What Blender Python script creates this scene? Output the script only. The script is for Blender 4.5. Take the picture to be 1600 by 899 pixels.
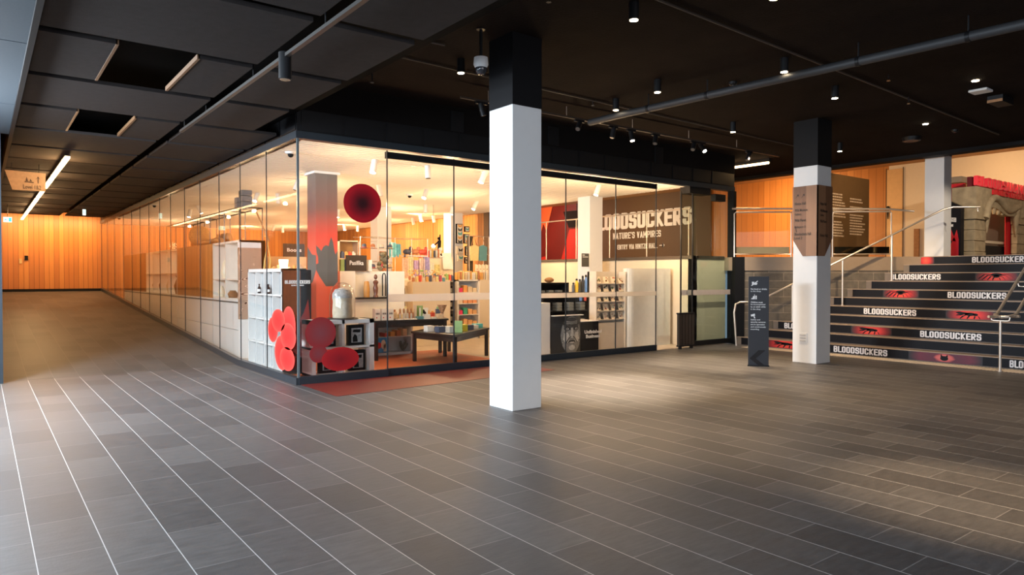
import bpy, bmesh, math, random
from mathutils import Vector, Matrix
random.seed(7)
for o in list(bpy.data.objects): bpy.data.objects.remove(o)
S = bpy.context.scene
COL = S.collection

# ------------------------------------------------------------------ camera, world, large lights, exposure
cd = bpy.data.cameras.new('camera'); cam = bpy.data.objects.new('camera', cd); COL.objects.link(cam); S.camera = cam
cd.sensor_width = 36; cd.lens = 24.51; cd.clip_start = .05; cd.clip_end = 200
cam.location = (0, 0, 1.5)
yaw, pitch = math.radians(52.657), math.radians(-.91)
cam.rotation_euler = (math.pi/2+pitch, 0, yaw-math.pi/2)
S.view_settings.view_transform = 'Standard'; S.view_settings.look = 'None'
S.view_settings.gamma = 1; S.view_settings.use_curve_mapping = False
S.view_settings.exposure = 0.35
wd = bpy.data.worlds.new('daylight'); S.world = wd; wd.use_nodes = True
bg = wd.node_tree.nodes['Background']; bg.inputs[0].default_value = (.55, .75, 1, 1); bg.inputs[1].default_value = .25

def light(kind, name, loc, power, color, size=.1, size_y=None, aim=None, angle=None, blend=.6):
    l = bpy.data.lights.new(name, kind); l.energy = power; l.color = color
    if kind == 'AREA':
        l.shape = 'RECTANGLE'; l.size = size; l.size_y = size_y or size
    else: l.shadow_soft_size = size
    if kind == 'SPOT': l.spot_size = math.radians(angle); l.spot_blend = blend
    o = bpy.data.objects.new(name, l); COL.objects.link(o); o.location = loc
    if aim: o.rotation_euler = (Vector(aim)-Vector(loc)).to_track_quat('-Z', 'Y').to_euler()
    return o
WARM = (1, .72, .42); WARMW = (1, .82, .62); ORANGE = (1, .60, .26); COOL = (.70, .85, 1)
# daylight through the glazed street front to the left and behind the camera
light('AREA', 'daylight_left', (-3.4, 4.6, 2.5), 620, COOL, 10, 1.8, (1.6, 5.4, -.6))
light('AREA', 'daylight_left_low', (-1.5, 9.6, 3.0), 620, (.80, .90, 1), 1.6, 1.0, (1.3, 9.0, 0))
light('AREA', 'daylight_back', (3, -5.8, 2.0), 210, (.95, .93, 1), 11, 3.0, (4, 3, 1.0))

# ------------------------------------------------------------------ materials
MATS = {}
def nt(m):
    m.use_nodes = True; return m.node_tree
def mat(name, col, rough=.5, metal=0, emis=None, es=0, noise=.06, nscale=9, bump=0, spec=.5, coat=0):
    if name in MATS: return MATS[name]
    m = bpy.data.materials.new(name); t = nt(m); N = t.nodes; L = t.links
    b = N['Principled BSDF']; b.inputs['Roughness'].default_value = rough; b.inputs['Metallic'].default_value = metal
    b.inputs['Specular IOR Level'].default_value = spec; b.inputs['Coat Weight'].default_value = coat
    g = N.new('ShaderNodeNewGeometry'); n = N.new('ShaderNodeTexNoise'); n.inputs['Scale'].default_value = nscale; n.inputs['Detail'].default_value = 4
    L.new(g.outputs['Position'], n.inputs['Vector'])
    mx = N.new('ShaderNodeMix'); mx.data_type = 'RGBA'
    mx.inputs[6].default_value = tuple(c*(1-noise*1.6) for c in col)+(1,); mx.inputs[7].default_value = tuple(min(1, c*(1+noise*1.6)) for c in col)+(1,)
    L.new(n.outputs['Fac'], mx.inputs[0]); L.new(mx.outputs[2], b.inputs['Base Color'])
    if bump:
        bp = N.new('ShaderNodeBump'); bp.inputs['Strength'].default_value = bump; bp.inputs['Distance'].default_value = .01
        n2 = N.new('ShaderNodeTexNoise'); n2.inputs['Scale'].default_value = nscale*14; L.new(g.outputs['Position'], n2.inputs['Vector'])
        L.new(n2.outputs['Fac'], bp.inputs['Height']); L.new(bp.outputs['Normal'], b.inputs['Normal'])
    if emis:
        b.inputs['Emission Color'].default_value = emis+(1,); b.inputs['Emission Strength'].default_value = es
    MATS[name] = m; return m

def math_node(N, L, op, a, b=None, clamp=False):
    n = N.new('ShaderNodeMath'); n.operation = op; n.use_clamp = clamp
    for i, v in enumerate((a, b)):
        if v is None: continue
        if isinstance(v, (int, float)): n.inputs[i].default_value = v
        else: L.new(v, n.inputs[i])
    return n.outputs[0]
def ramp(N, L, fac, stops):
    r = N.new('ShaderNodeValToRGB'); cr = r.color_ramp
    while len(cr.elements) < len(stops): cr.elements.new(.5)
    for e, (p, c) in zip(cr.elements, stops): e.position = p; e.color = tuple(c)+(1,)
    L.new(fac, r.inputs[0]); return r.outputs[0]
def posdot(N, L, d, off=0):
    g = N.new('ShaderNodeNewGeometry'); v = N.new('ShaderNodeVectorMath'); v.operation = 'DOT_PRODUCT'
    L.new(g.outputs['Position'], v.inputs[0]); v.inputs[1].default_value = d
    return math_node(N, L, 'ADD', v.outputs['Value'], off)
def wood_boards(name, axis, w, stops, rough=.45, groove=.07):
    """vertical boards of different tones running up a wall; axis = direction along the wall"""
    m = bpy.data.materials.new(name); t = nt(m); N = t.nodes; L = t.links; b = N['Principled BSDF']; b.inputs['Roughness'].default_value = rough
    s = posdot(N, L, axis, 50); q = math_node(N, L, 'DIVIDE', s, w); fl = math_node(N, L, 'FLOOR', q); fr = math_node(N, L, 'FRACT', q)
    wn = N.new('ShaderNodeTexWhiteNoise'); wn.noise_dimensions = '1D'; L.new(fl, wn.inputs['W'])
    g = N.new('ShaderNodeNewGeometry'); mp = N.new('ShaderNodeMapping'); mp.inputs['Scale'].default_value = (14, 14, 1.1); L.new(g.outputs['Position'], mp.inputs['Vector'])
    no = N.new('ShaderNodeTexNoise'); no.inputs['Scale'].default_value = 1.6; no.inputs['Detail'].default_value = 5; L.new(mp.outputs[0], no.inputs['Vector'])
    f = math_node(N, L, 'ADD', math_node(N, L, 'MULTIPLY', wn.outputs['Value'], .62), math_node(N, L, 'MULTIPLY', no.outputs['Fac'], .42))
    c = ramp(N, L, f, stops)
    mask = math_node(N, L, 'LESS_THAN', fr, groove)
    mx = N.new('ShaderNodeMix'); mx.data_type = 'RGBA'; L.new(mask, mx.inputs[0]); L.new(c, mx.inputs[6]); mx.inputs[7].default_value = tuple(x*.35 for x in stops[0][1])+(1,)
    L.new(mx.outputs[2], b.inputs['Base Color'])
    bp = N.new('ShaderNodeBump'); bp.inputs['Strength'].default_value = .5; bp.inputs['Distance'].default_value = .01
    L.new(math_node(N, L, 'SUBTRACT', 1, mask), bp.inputs['Height']); L.new(bp.outputs[0], b.inputs['Normal'])
    MATS[name] = m; return m
def bricks(name, du, dv, uo, vo, bw, bh, c1, c2, mortar, ms, rough=.5, bump=.3, nscale=6, spec=.5, streak=None, longj=None):
    m = bpy.data.materials.new(name); t = nt(m); N = t.nodes; L = t.links; b = N['Principled BSDF']; b.inputs['Specular IOR Level'].default_value = spec
    u = posdot(N, L, du, uo); v = posdot(N, L, dv, vo); cb = N.new('ShaderNodeCombineXYZ'); L.new(u, cb.inputs[0]); L.new(v, cb.inputs[1])
    br = N.new('ShaderNodeTexBrick'); br.inputs['Scale'].default_value = 1; br.inputs['Brick Width'].default_value = bw; br.inputs['Row Height'].default_value = bh
    br.inputs['Mortar Size'].default_value = ms; br.inputs['Mortar Smooth'].default_value = .1; br.inputs['Bias'].default_value = 0; br.offset = .5
    br.inputs['Color1'].default_value = c1+(1,); br.inputs['Color2'].default_value = c2+(1,); br.inputs['Mortar'].default_value = mortar+(1,)
    L.new(cb.outputs[0], br.inputs['Vector'])
    g = N.new('ShaderNodeNewGeometry'); no = N.new('ShaderNodeTexNoise'); no.inputs['Scale'].default_value = nscale; no.inputs['Detail'].default_value = 7; no.inputs['Roughness'].default_value = .65
    mp = N.new('ShaderNodeMapping'); mp.inputs['Scale'].default_value = streak or (1, 1, 1); L.new(g.outputs['Position'], mp.inputs[0]); L.new(mp.outputs[0], no.inputs['Vector'])
    mul = ramp(N, L, no.outputs['Fac'], [(.3, (.72, .72, .72)), (.7, (1.22, 1.2, 1.18))])
    mx = N.new('ShaderNodeMix'); mx.data_type = 'RGBA'; mx.blend_type = 'MULTIPLY'; mx.inputs[0].default_value = 1
    L.new(br.outputs['Color'], mx.inputs[6]); L.new(mul, mx.inputs[7]); outc = mx.outputs[2]
    if longj:
        fr = math_node(N, L, 'FRACT', math_node(N, L, 'ADD', math_node(N, L, 'DIVIDE', v, bh), .5)); dd = math_node(N, L, 'ABSOLUTE', math_node(N, L, 'SUBTRACT', fr, .5))
        mk = math_node(N, L, 'LESS_THAN', dd, ms*.85/bh); m3 = N.new('ShaderNodeMix'); m3.data_type = 'RGBA'; L.new(mk, m3.inputs[0]); L.new(outc, m3.inputs[6]); m3.inputs[7].default_value = longj+(1,); outc = m3.outputs[2]
    L.new(outc, b.inputs['Base Color'])
    rr = N.new('ShaderNodeMapRange'); L.new(no.outputs['Fac'], rr.inputs[0]); rr.inputs[3].default_value = rough-.08; rr.inputs[4].default_value = rough+.1; L.new(rr.outputs[0], b.inputs['Roughness'])
    n2 = N.new('ShaderNodeTexNoise'); n2.inputs['Scale'].default_value = 60; n2.inputs['Detail'].default_value = 3; L.new(g.outputs['Position'], n2.inputs['Vector'])
    h = math_node(N, L, 'SUBTRACT', math_node(N, L, 'MULTIPLY', n2.outputs['Fac'], .35), br.outputs['Fac'])
    bp = N.new('ShaderNodeBump'); bp.inputs['Strength'].default_value = bump; bp.inputs['Distance'].default_value = .004; L.new(h, bp.inputs['Height']); L.new(bp.outputs[0], b.inputs['Normal'])
    MATS[name] = m; return m
def radial(name, stops, rough=.5, axes='yz', scale=2.0, zs=1.0, emis=0, center=(.5, .5, .5)):
    """printed radial gradient centred on the object's own middle"""
    m = bpy.data.materials.new(name); t = nt(m); N = t.nodes; L = t.links; b = N['Principled BSDF']; b.inputs['Roughness'].default_value = rough
    tc = N.new('ShaderNodeTexCoord'); sp = N.new('ShaderNodeSeparateXYZ'); L.new(tc.outputs['Generated'], sp.inputs[0])
    acc = None
    for a in axes:
        i = 'xyz'.index(a); d = math_node(N, L, 'SUBTRACT', sp.outputs[i], center[i]); d = math_node(N, L, 'MULTIPLY', d, scale*(zs if a == 'z' else 1)); d = math_node(N, L, 'MULTIPLY', d, d)
        acc = d if acc is None else math_node(N, L, 'ADD', acc, d)
    r = math_node(N, L, 'SQRT', acc); no = N.new('ShaderNodeTexNoise'); no.inputs['Scale'].default_value = 5; L.new(tc.outputs['Generated'], no.inputs['Vector'])
    r = math_node(N, L, 'ADD', r, math_node(N, L, 'MULTIPLY', math_node(N, L, 'SUBTRACT', no.outputs['Fac'], .5), .12))
    L.new(ramp(N, L, r, stops), b.inputs['Base Color']); MATS[name] = m; return m
def glass(name, tint, ior=1.35, rough=0):
    m = bpy.data.materials.new(name); t = nt(m); N = t.nodes; L = t.links; N.remove(N['Principled BSDF']); out = N['Material Output']
    tr = N.new('ShaderNodeBsdfTransparent'); tr.inputs[0].default_value = tint+(1,); gl = N.new('ShaderNodeBsdfGlossy'); gl.inputs['Roughness'].default_value = rough
    lw = N.new('ShaderNodeLayerWeight'); lw.inputs['Blend'].default_value = .5; mx = N.new('ShaderNodeMixShader')
    f0 = ((ior-1)/(ior+1))**2; fr_ = math_node(N, L, 'ADD', math_node(N, L, 'MULTIPLY', math_node(N, L, 'POWER', lw.outputs['Facing'], 5.0), (1-f0)*.6), f0)
    # a faint unevenness of float glass
    g = N.new('ShaderNodeNewGeometry'); no = N.new('ShaderNodeTexNoise'); no.inputs['Scale'].default_value = .8; L.new(g.outputs['Position'], no.inputs[0])
    bp = N.new('ShaderNodeBump'); bp.inputs['Strength'].default_value = .02; bp.inputs['Distance'].default_value = .01; L.new(no.outputs[0], bp.inputs['Height']); L.new(bp.outputs[0], gl.inputs['Normal'])
    L.new(fr_, mx.inputs[0]); L.new(tr.outputs[0], mx.inputs[1]); L.new(gl.outputs[0], mx.inputs[2]); L.new(mx.outputs[0], out.inputs[0]); MATS[name] = m; return m

GR = (0, 0, 1)
M_floor = bricks('basalt_floor_tiles', (0, 1, 0), (1, 0, 0), -.34+6.3, -.219+6.334, .63, .3167, (.064, .060, .060), (.100, .094, .092), (.19, .18, .175), .0030, longj=(.46, .44, .42), rough=.48, bump=.5, spec=.35, nscale=5, streak=(1.2, 5, 1))
M_floor2 = bricks('pale_shop_floor', (1, 0, 0), (0, 1, 0), 0, 0, 1.2, .6, (.50, .42, .33), (.55, .46, .36), (.38, .32, .26), .002, rough=.3, bump=.1)
M_redfloor = mat('red_floor_patch', (.15, .016, .012), .42, noise=.15, nscale=3)
M_redfloor_in = mat('red_orange_carpet_tiles', (.50, .13, .055), .6, noise=.1, nscale=4)
M_stone = bricks('honed_stone_blocks', (.759, -.651, 0), GR, 20.2, 20*.1755, .64, .1755, (.12, .098, .074), (.155, .13, .10), (.34, .27, .20), .005, rough=.55, bump=.5, nscale=7)
M_tread = mat('brown_stone_treads', (.17, .13, .10), .5, noise=.12, nscale=12)
M_woodend = wood_boards('timber_boards_end', (1, 0, 0), .145, [(.15, (.42, .145, .026)), (.5, (.48, .172, .032)), (.85, (.56, .225, .045))], .4)
M_woodside = wood_boards('timber_boards_side', (0, 1, 0), .16, [(.15, (.36, .145, .038)), (.5, (.45, .19, .05)), (.85, (.55, .26, .075))], .4)
M_woodup = wood_boards('timber_boards_landing', (0, 1, 0), .30, [(.15, (.40, .155, .035)), (.5, (.47, .185, .042)), (.85, (.54, .23, .06))], .4, .035)
M_sleeve = wood_boards('veneer_sleeve', (.8, 1, 0), .23, [(.2, (.17, .075, .035)), (.5, (.25, .115, .055)), (.85, (.32, .16, .08))], .4, .0)
M_ceil = mat('black_sprayed_ceiling', (.0125, .0085, .0068), .95, noise=.25, nscale=3, bump=.6, spec=.08)
M_panel = mat('dark_acoustic_panel', (.030, .0255, .0245), .95, noise=.12, nscale=14, bump=.5, spec=.08)
M_void = mat('black_void', (.004, .004, .004), .9, spec=.05)
M_black = mat('black_paint', (.008, .008, .009), .6, spec=.15)
M_bmetal = mat('black_powdercoat', (.009, .009, .010), .45, spec=.3)
M_frame = mat('dark_anodised_rail', (.035, .045, .055), .35, metal=.3)
M_white = mat('white_paint', (.78, .78, .77), .55, noise=.015)
M_whitec = mat('white_shop_ceiling', (.80, .76, .70), .7, noise=.02)
M_soffit = mat('pale_grey_soffit', (.055, .070, .085), .75, noise=.12, nscale=60)
M_wlam = mat('white_laminate', (.74, .72, .69), .35, noise=.02)
M_cream = mat('cream_paint', (.74, .62, .45), .6, noise=.02)
M_brownw = mat('brown_wall_paint', (.105, .055, .022), .6)
M_steel = mat('brushed_steel', (.72, .62, .52), .32, metal=.75)
M_chrome = mat('chrome', (.8, .8, .8), .1, metal=1)
M_glass = glass('clear_glass', (.985, .99, .985), 1.28)
M_glassg = glass('greenish_glass', (.90, .955, .93), 1.4)
M_domeg = glass('dome_glass', (.97, .97, .97), 1.35)
def frosted(name, col):
    m = mat(name, col, .4, noise=.02); t = m.node_tree; N, L = t.nodes, t.links; tl = N.new('ShaderNodeBsdfTranslucent'); tl.inputs[0].default_value = col+(1,); mx = N.new('ShaderNodeMixShader'); mx.inputs[0].default_value = .8
    L.new(N['Principled BSDF'].outputs[0], mx.inputs[1]); L.new(tl.outputs[0], mx.inputs[2]); L.new(mx.outputs[0], N['Material Output'].inputs[0]); return m
M_frit = frosted('white_frit_band', (.95, .94, .92))
M_letter = mat('white_lettering', (.85, .84, .83), .5, noise=.02)
M_letterw = mat('silver_white_vinyl_letters', (.80, .77, .78), .45, noise=.03)
M_redpaint = mat('red_paint', (.62, .012, .022), .5)
M_redpaint2 = mat('bright_red_letters', (.95, .05, .08), .4)
M_vinyl = mat('black_vinyl', (.006, .006, .009), .5, spec=.18)
M_lamp = mat('lit_lamp_face', (1, .9, .7), .4, emis=(1, .80, .52), es=22, noise=0)
M_lampw = mat('lit_spot_face', (1, .95, .85), .4, emis=(1, .88, .70), es=40, noise=0)
M_tube = mat('lit_linear_tube', (1, .9, .7), .4, emis=(1, .66, .34), es=6, noise=0)
M_table = mat('black_stained_wood', (.022, .015, .012), .35, noise=.2, nscale=20)
M_timber = mat('oiled_timber', (.36, .17, .06), .45, noise=.25, nscale=12)
M_rock = mat('weathered_stone_portal', (.34, .27, .17), .85, noise=.35, nscale=5, bump=.8)
M_tact = mat('pale_tactile_studs', (.62, .48, .33), .4)
M_pink = radial('pink_red_disc_print', [(0, (.55, .018, .016)), (.5, (.66, .022, .020)), (.85, (.72, .035, .028)), (1, (.78, .07, .05))])
M_reddisc = radial('deep_red_disc_print', [(0, (.03, .0, .003)), (.2, (.06, 0, .004)), (.55, (.30, .0, .010)), (.85, (.62, .002, .014)), (1, (.56, .004, .014))], axes='xz')
M_redell = radial('red_ellipse_print', [(0, (.28, .004, .012)), (.5, (.42, .004, .012)), (1, (.55, .01, .014))], axes='xz')
M_mauve = radial('mauve_red_disc_print', [(0, (.26, .05, .06)), (.6, (.30, .03, .035)), (1, (.36, .015, .02))], axes='xz')
M_glow = radial('red_glow_print', [(0, (.85, .10, .04)), (.4, (.70, .02, .015)), (.75, (.22, .004, .006)), (1, (.006, .006, .009))], axes='yz', zs=.35)
M_bat = radial('bat_wing_print', [(0, (.80, .22, .16)), (.22, (.60, .10, .09)), (.3, (.10, .012, .03)), (.7, (.14, .01, .03)), (1, (.006, .006, .009))], axes='yz', zs=.3)

# ------------------------------------------------------------------ geometry helpers
def worg(o):
    v = Vector((0, 0, 0))
    while o: v += Vector(o.location); o = o.parent
    return v
class MB:
    def __init__(s): s.v = []; s.f = []; s.m = []; s.smooth = False
    def add(s, vs, fs, m=0):
        k = len(s.v); s.v += [tuple(p) for p in vs]; s.f += [tuple(i+k for i in f) for f in fs]; s.m += [m]*len(fs); return s
    def box(s, x0, x1, y0, y1, z0, z1, m=0):
        return s.add([(x, y, z) for x in (x0, x1) for y in (y0, y1) for z in (z0, z1)],
                     [(0, 1, 3, 2), (4, 6, 7, 5), (0, 4, 5, 1), (2, 3, 7, 6), (0, 2, 6, 4), (1, 5, 7, 3)], m)
    def hex8(s, lo, hi, m=0):
        """lo, hi: four corners each, in order round"""
        return s.add(list(lo)+list(hi), [(3, 2, 1, 0), (4, 5, 6, 7)]+[(i, (i+1) % 4, 4+(i+1) % 4, 4+i) for i in range(4)], m)
    def prism(s, poly, z0, z1, m=0):
        n = len(poly)
        return s.add([(x, y, z0) for x, y in poly]+[(x, y, z1) for x, y in poly],
                     [tuple(range(n-1, -1, -1)), tuple(range(n, 2*n))]+[(i, (i+1) % n, n+(i+1) % n, n+i) for i in range(n)], m)
    def slab(s, pts, d, m=0):
        """planar 3d outline pts pushed by vector d"""
        n = len(pts); d = Vector(d); pts = [Vector(p) for p in pts]
        return s.add(pts+[p+d for p in pts], [tuple(range(n-1, -1, -1)), tuple(range(n, 2*n))]+[(i, (i+1) % n, n+(i+1) % n, n+i) for i in range(n)], m)
    def tube(s, pts, r, n=8, m=0, closed=False):
        pts = [Vector(p) for p in pts]; rs = r if isinstance(r, (list, tuple)) else [r]*len(pts); k = len(s.v); vs = []; up = None
        for i, p in enumerate(pts):
            a = pts[max(i-1, 0)]; b = pts[min(i+1, len(pts)-1)]; t = (b-a)
            t = t.normalized() if t.length > 1e-9 else Vector((0, 0, 1))
            if up is None: up = Vector((0, 0, 1)) if abs(t.z) < .9 else Vector((1, 0, 0))
            u = t.cross(up).normalized(); w = u.cross(t).normalized(); up = w
            vs += [p+(u*math.cos(2*math.pi*j/n)+w*math.sin(2*math.pi*j/n))*rs[i] for j in range(n)]
        fs = [(i*n+j, i*n+(j+1) % n, (i+1)*n+(j+1) % n, (i+1)*n+j) for i in range(len(pts)-1) for j in range(n)]
        fs += [tuple(range(n-1, -1, -1)), tuple((len(pts)-1)*n+j for j in range(n))]
        s.smooth = True
        return s.add(vs, fs, m)
    def lathe(s, prof, c=(0, 0, 0), n=20, m=0, sx=1, sy=1):
        vs = [(c[0]+r*math.cos(2*math.pi*j/n)*sx, c[1]+r*math.sin(2*math.pi*j/n)*sy, c[2]+z) for r, z in prof for j in range(n)]
        fs = [(i*n+j, i*n+(j+1) % n, (i+1)*n+(j+1) % n, (i+1)*n+j) for i in range(len(prof)-1) for j in range(n)]
        fs += [tuple(range(n-1, -1, -1)), tuple((len(prof)-1)*n+j for j in range(n))]
        s.smooth = True
        return s.add(vs, fs, m)
    def ball(s, c, r, n=12, m=0, sc=(1, 1, 1)):
        k = n//2; prof = [(max(.0005, math.sin(math.pi*i/k)), -math.cos(math.pi*i/k)) for i in range(k+1)]
        vs = [(c[0]+q*math.cos(2*math.pi*j/n)*r*sc[0], c[1]+q*math.sin(2*math.pi*j/n)*r*sc[1], c[2]+z*r*sc[2]) for q, z in prof for j in range(n)]
        fs = [(i*n+j, i*n+(j+1) % n, (i+1)*n+(j+1) % n, (i+1)*n+j) for i in range(k) for j in range(n)]
        s.smooth = True
        return s.add(vs, fs, m)
    def xf(s, M, start=0):
        s.v[start:] = [tuple(M @ Vector(p)) for p in s.v[start:]]; return s
    def build(s, name, mats, parent=None, bevel=0):
        me = bpy.data.meshes.new(name); o0 = worg(parent)
        me.from_pydata([tuple(Vector(p)-o0) for p in s.v], [], s.f)
        for mm in (mats if isinstance(mats, (list, tuple)) else [mats]): me.materials.append(mm)
        me.polygons.foreach_set('material_index', s.m)
        bm = bmesh.new(); bm.from_mesh(me); bmesh.ops.recalc_face_normals(bm, faces=bm.faces); bm.to_mesh(me); bm.free()
        if s.smooth:
            me.polygons.foreach_set('use_smooth', [True]*len(me.polygons))
            try: me.set_sharp_from_angle(angle=math.radians(38))
            except Exception: pass
        me.update(); o = bpy.data.objects.new(name, me); COL.objects.link(o); o.parent = parent
        if bevel:
            b = o.modifiers.new('bevel', 'BEVEL'); b.width = bevel; b.segments = 2; b.limit_method = 'ANGLE'
        return o
def thing(name, label, cat, loc=(0, 0, 0), group=None):
    o = bpy.data.objects.new(name, None); COL.objects.link(o); o.location = loc; o.empty_display_size = .1
    o['label'] = label; o['category'] = cat
    if group: o['group'] = group
    return o
def tag(o, label, cat, group=None, kind=None):
    o['label'] = label; o['category'] = cat
    if group: o['group'] = group
    if kind: o['kind'] = kind
    return o
def struct(name, mb, m, bevel=0):
    o = mb.build(name, m, None, bevel); o['kind'] = 'structure'; return o
def dup(root, loc, rotz=None, label=None, group=None):
    r = root.copy(); COL.objects.link(r); r.location = loc
    if rotz is not None: r.rotation_euler = (0, 0, rotz)
    if label: r['label'] = label
    if group: r['group'] = group
    for ch in list(root.children):
        c = ch.copy(); COL.objects.link(c); c.parent = r
        for g in ch.children:
            d = g.copy(); COL.objects.link(d); d.parent = c
    return r
_TC = {}
def text_geo(txt, bold=.0):
    key = (txt, bold)
    if key in _TC: return _TC[key]
    cu = bpy.data.curves.new('t', 'FONT'); cu.body = txt; cu.size = 1; cu.offset = bold; cu.resolution_u = 3; cu.space_character = 1+bold*1.2
    ob = bpy.data.objects.new('t', cu); COL.objects.link(ob); bpy.context.view_layer.update()
    me = bpy.data.meshes.new_from_object(ob.evaluated_get(bpy.context.evaluated_depsgraph_get()))
    vs = [v.co.copy() for v in me.vertices]; fs = [tuple(p.vertices) for p in me.polygons]
    bpy.data.objects.remove(ob); bpy.data.curves.remove(cu); bpy.data.meshes.remove(me)
    x0 = min(v.x for v in vs); x1 = max(v.x for v in vs); y0 = min(v.y for v in vs); y1 = max(v.y for v in vs)
    _TC[key] = (vs, fs, x0, x1, y0, y1); return _TC[key]
def text_on(mb, txt, p00, p10, p01, depth=(0, 0, 0), bold=.03, m=0):
    """fills the parallelogram p00 (lower left), p10 (lower right), p01 (upper left) with the words"""
    vs, fs, x0, x1, y0, y1 = text_geo(txt, bold)
    o = Vector(p00); u = Vector(p10)-o; w = Vector(p01)-o; d = Vector(depth)
    P = [o+u*((v.x-x0)/(x1-x0))+w*((v.y-y0)/(y1-y0)) for v in vs]
    if d.length < 1e-6: return mb.add(P, fs, m)
    from collections import Counter
    n = len(P); mb.add(P, fs, m); mb.add([p+d for p in P], fs, m)
    ec = Counter(tuple(sorted((f[i], f[(i+1) % len(f)]))) for f in fs for i in range(len(f)))
    k = len(mb.v)-2*n; q = [(k+a, k+b, k+n+b, k+n+a) for (a, b), c in ec.items() if c == 1]
    mb.f += q; mb.m += [m]*len(q); return mb
def _arc(cx, cy, rx, ry, a0, a1, n=5): return [(cx+rx*math.cos(math.radians(a0+(a1-a0)*i/n)), cy+ry*math.sin(math.radians(a0+(a1-a0)*i/n))) for i in range(n+1)]
T_ = .09; W_G = .50
def _glyphs():
    t, w = T_, W_G; L, Rr, B, Tp, M = t, w-t, t, 1-t, .52; r = .10; G = {}
    O = _arc(Rr-r, Tp-r, r, r, 0, 90)+_arc(L+r, Tp-r, r, r, 90, 180)+_arc(L+r, B+r, r, r, 180, 270)+_arc(Rr-r, B+r, r, r, 270, 360); G['O'] = ([O+[O[0]]], w)
    G['D'] = ([[(L, B), (L, Tp)]+_arc(Rr-r, Tp-r, r, r, 90, 0)+_arc(Rr-r, B+r, r, r, 0, -90)+[(L, B)]], w)
    G['B'] = ([[(L, B), (L, Tp)]+_arc(Rr-r, Tp-r, r, r, 90, 0)+_arc(Rr-r, M+r, r*.9, r, 0, -90)+_arc(Rr-r, M-r, r, r, 90, 0)+_arc(Rr-r, B+r, r, r, 0, -90)+[(L, B)], [(L, M), (Rr-r, M)]], w)
    G['L'] = ([[(L, Tp+t), (L, B), (Rr+t*.4, B)]], w*.86); G['E'] = ([[(Rr+t*.4, Tp), (L, Tp), (L, B), (Rr+t*.4, B)], [(L, M), (Rr, M)]], w*.9)
    G['S'] = ([[(Rr, Tp-r*2.2)]+_arc(Rr-r, Tp-r, r, r, 0, 90)+_arc(L+r, Tp-r, r, r, 90, 180)+_arc(L+r, M+r*.9, r, r*.9, 180, 250)+_arc(Rr-r, M-r*.9, r, r*.9, 70, 0)+_arc(Rr-r, B+r, r, r, 0, -90)+_arc(L+r, B+r, r, r, 270, 180)+[(L, B+r*2.2)]], w)
    G['U'] = ([[(L, Tp+t)]+_arc(L+r, B+r, r, r, 180, 270)+_arc(Rr-r, B+r, r, r, 270, 360)+[(Rr, Tp+t)]], w)
    G['C'] = ([[(Rr, Tp-r*2.4)]+_arc(Rr-r, Tp-r, r, r, 0, 90)+_arc(L+r, Tp-r, r, r, 90, 180)+_arc(L+r, B+r, r, r, 180, 270)+_arc(Rr-r, B+r, r, r, 270, 360)+[(Rr, B+r*2.4)]], w)
    G['K'] = ([[(L, 0), (L, 1)], [(Rr+.02, 1), (L+.07, M), (Rr+.02, 0)]], w)
    G['R'] = ([[(L, 0), (L, Tp)]+_arc(Rr-r, Tp-r, r, r, 90, 0)+_arc(Rr-r, M-.04+r, r, r, 0, -90)+[(L, M-.04)], [(L+.12, M-.04), (Rr+.01, 0)]], w)
    G['P'] = ([[(L, 0), (L, Tp)]+_arc(Rr-r, Tp-r, r, r, 90, 0)+_arc(Rr-r, M-.08+r, r, r, 0, -90)+[(L, M-.08)]], w)
    G['N'] = ([[(L, 0), (L, 1)], [(L, 1-t), (Rr, t)], [(Rr, 0), (Rr, 1)]], w); G['A'] = ([[(L-.01, 0), (w/2, 1-t*.6), (Rr+.01, 0)], [(L+.06, .28), (Rr-.06, .28)]], w)
    G['T'] = ([[(t*.4, Tp), (w-t*.4, Tp)], [(w/2, 0), (w/2, Tp)]], w); G['V'] = ([[(L-.01, 1), (w/2, t*.6), (Rr+.01, 1)]], w); G['I'] = ([[(t, 0), (t, 1)]], 2*t)
    G['M'] = ([[(L, 0), (L, 1)], [(L, 1-t), (w*.6, .35), (w*1.2-t, 1-t)], [(w*1.2-t, 0), (w*1.2-t, 1)]], w*1.2); G['H'] = ([[(L, 0), (L, 1)], [(Rr, 0), (Rr, 1)], [(L, M), (Rr, M)]], w)
    G['Y'] = ([[(L, 1), (w/2, .5), (Rr, 1)], [(w/2, .5), (w/2, 0)]], w); G['Z'] = ([[(L*.5, Tp), (Rr, Tp), (L, B), (Rr+t*.5, B)]], w); G["'"] = ([[(t, 1), (t, .75)]], 2*t); G[' '] = ([], .22)
    return G
GLY = _glyphs()
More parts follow.
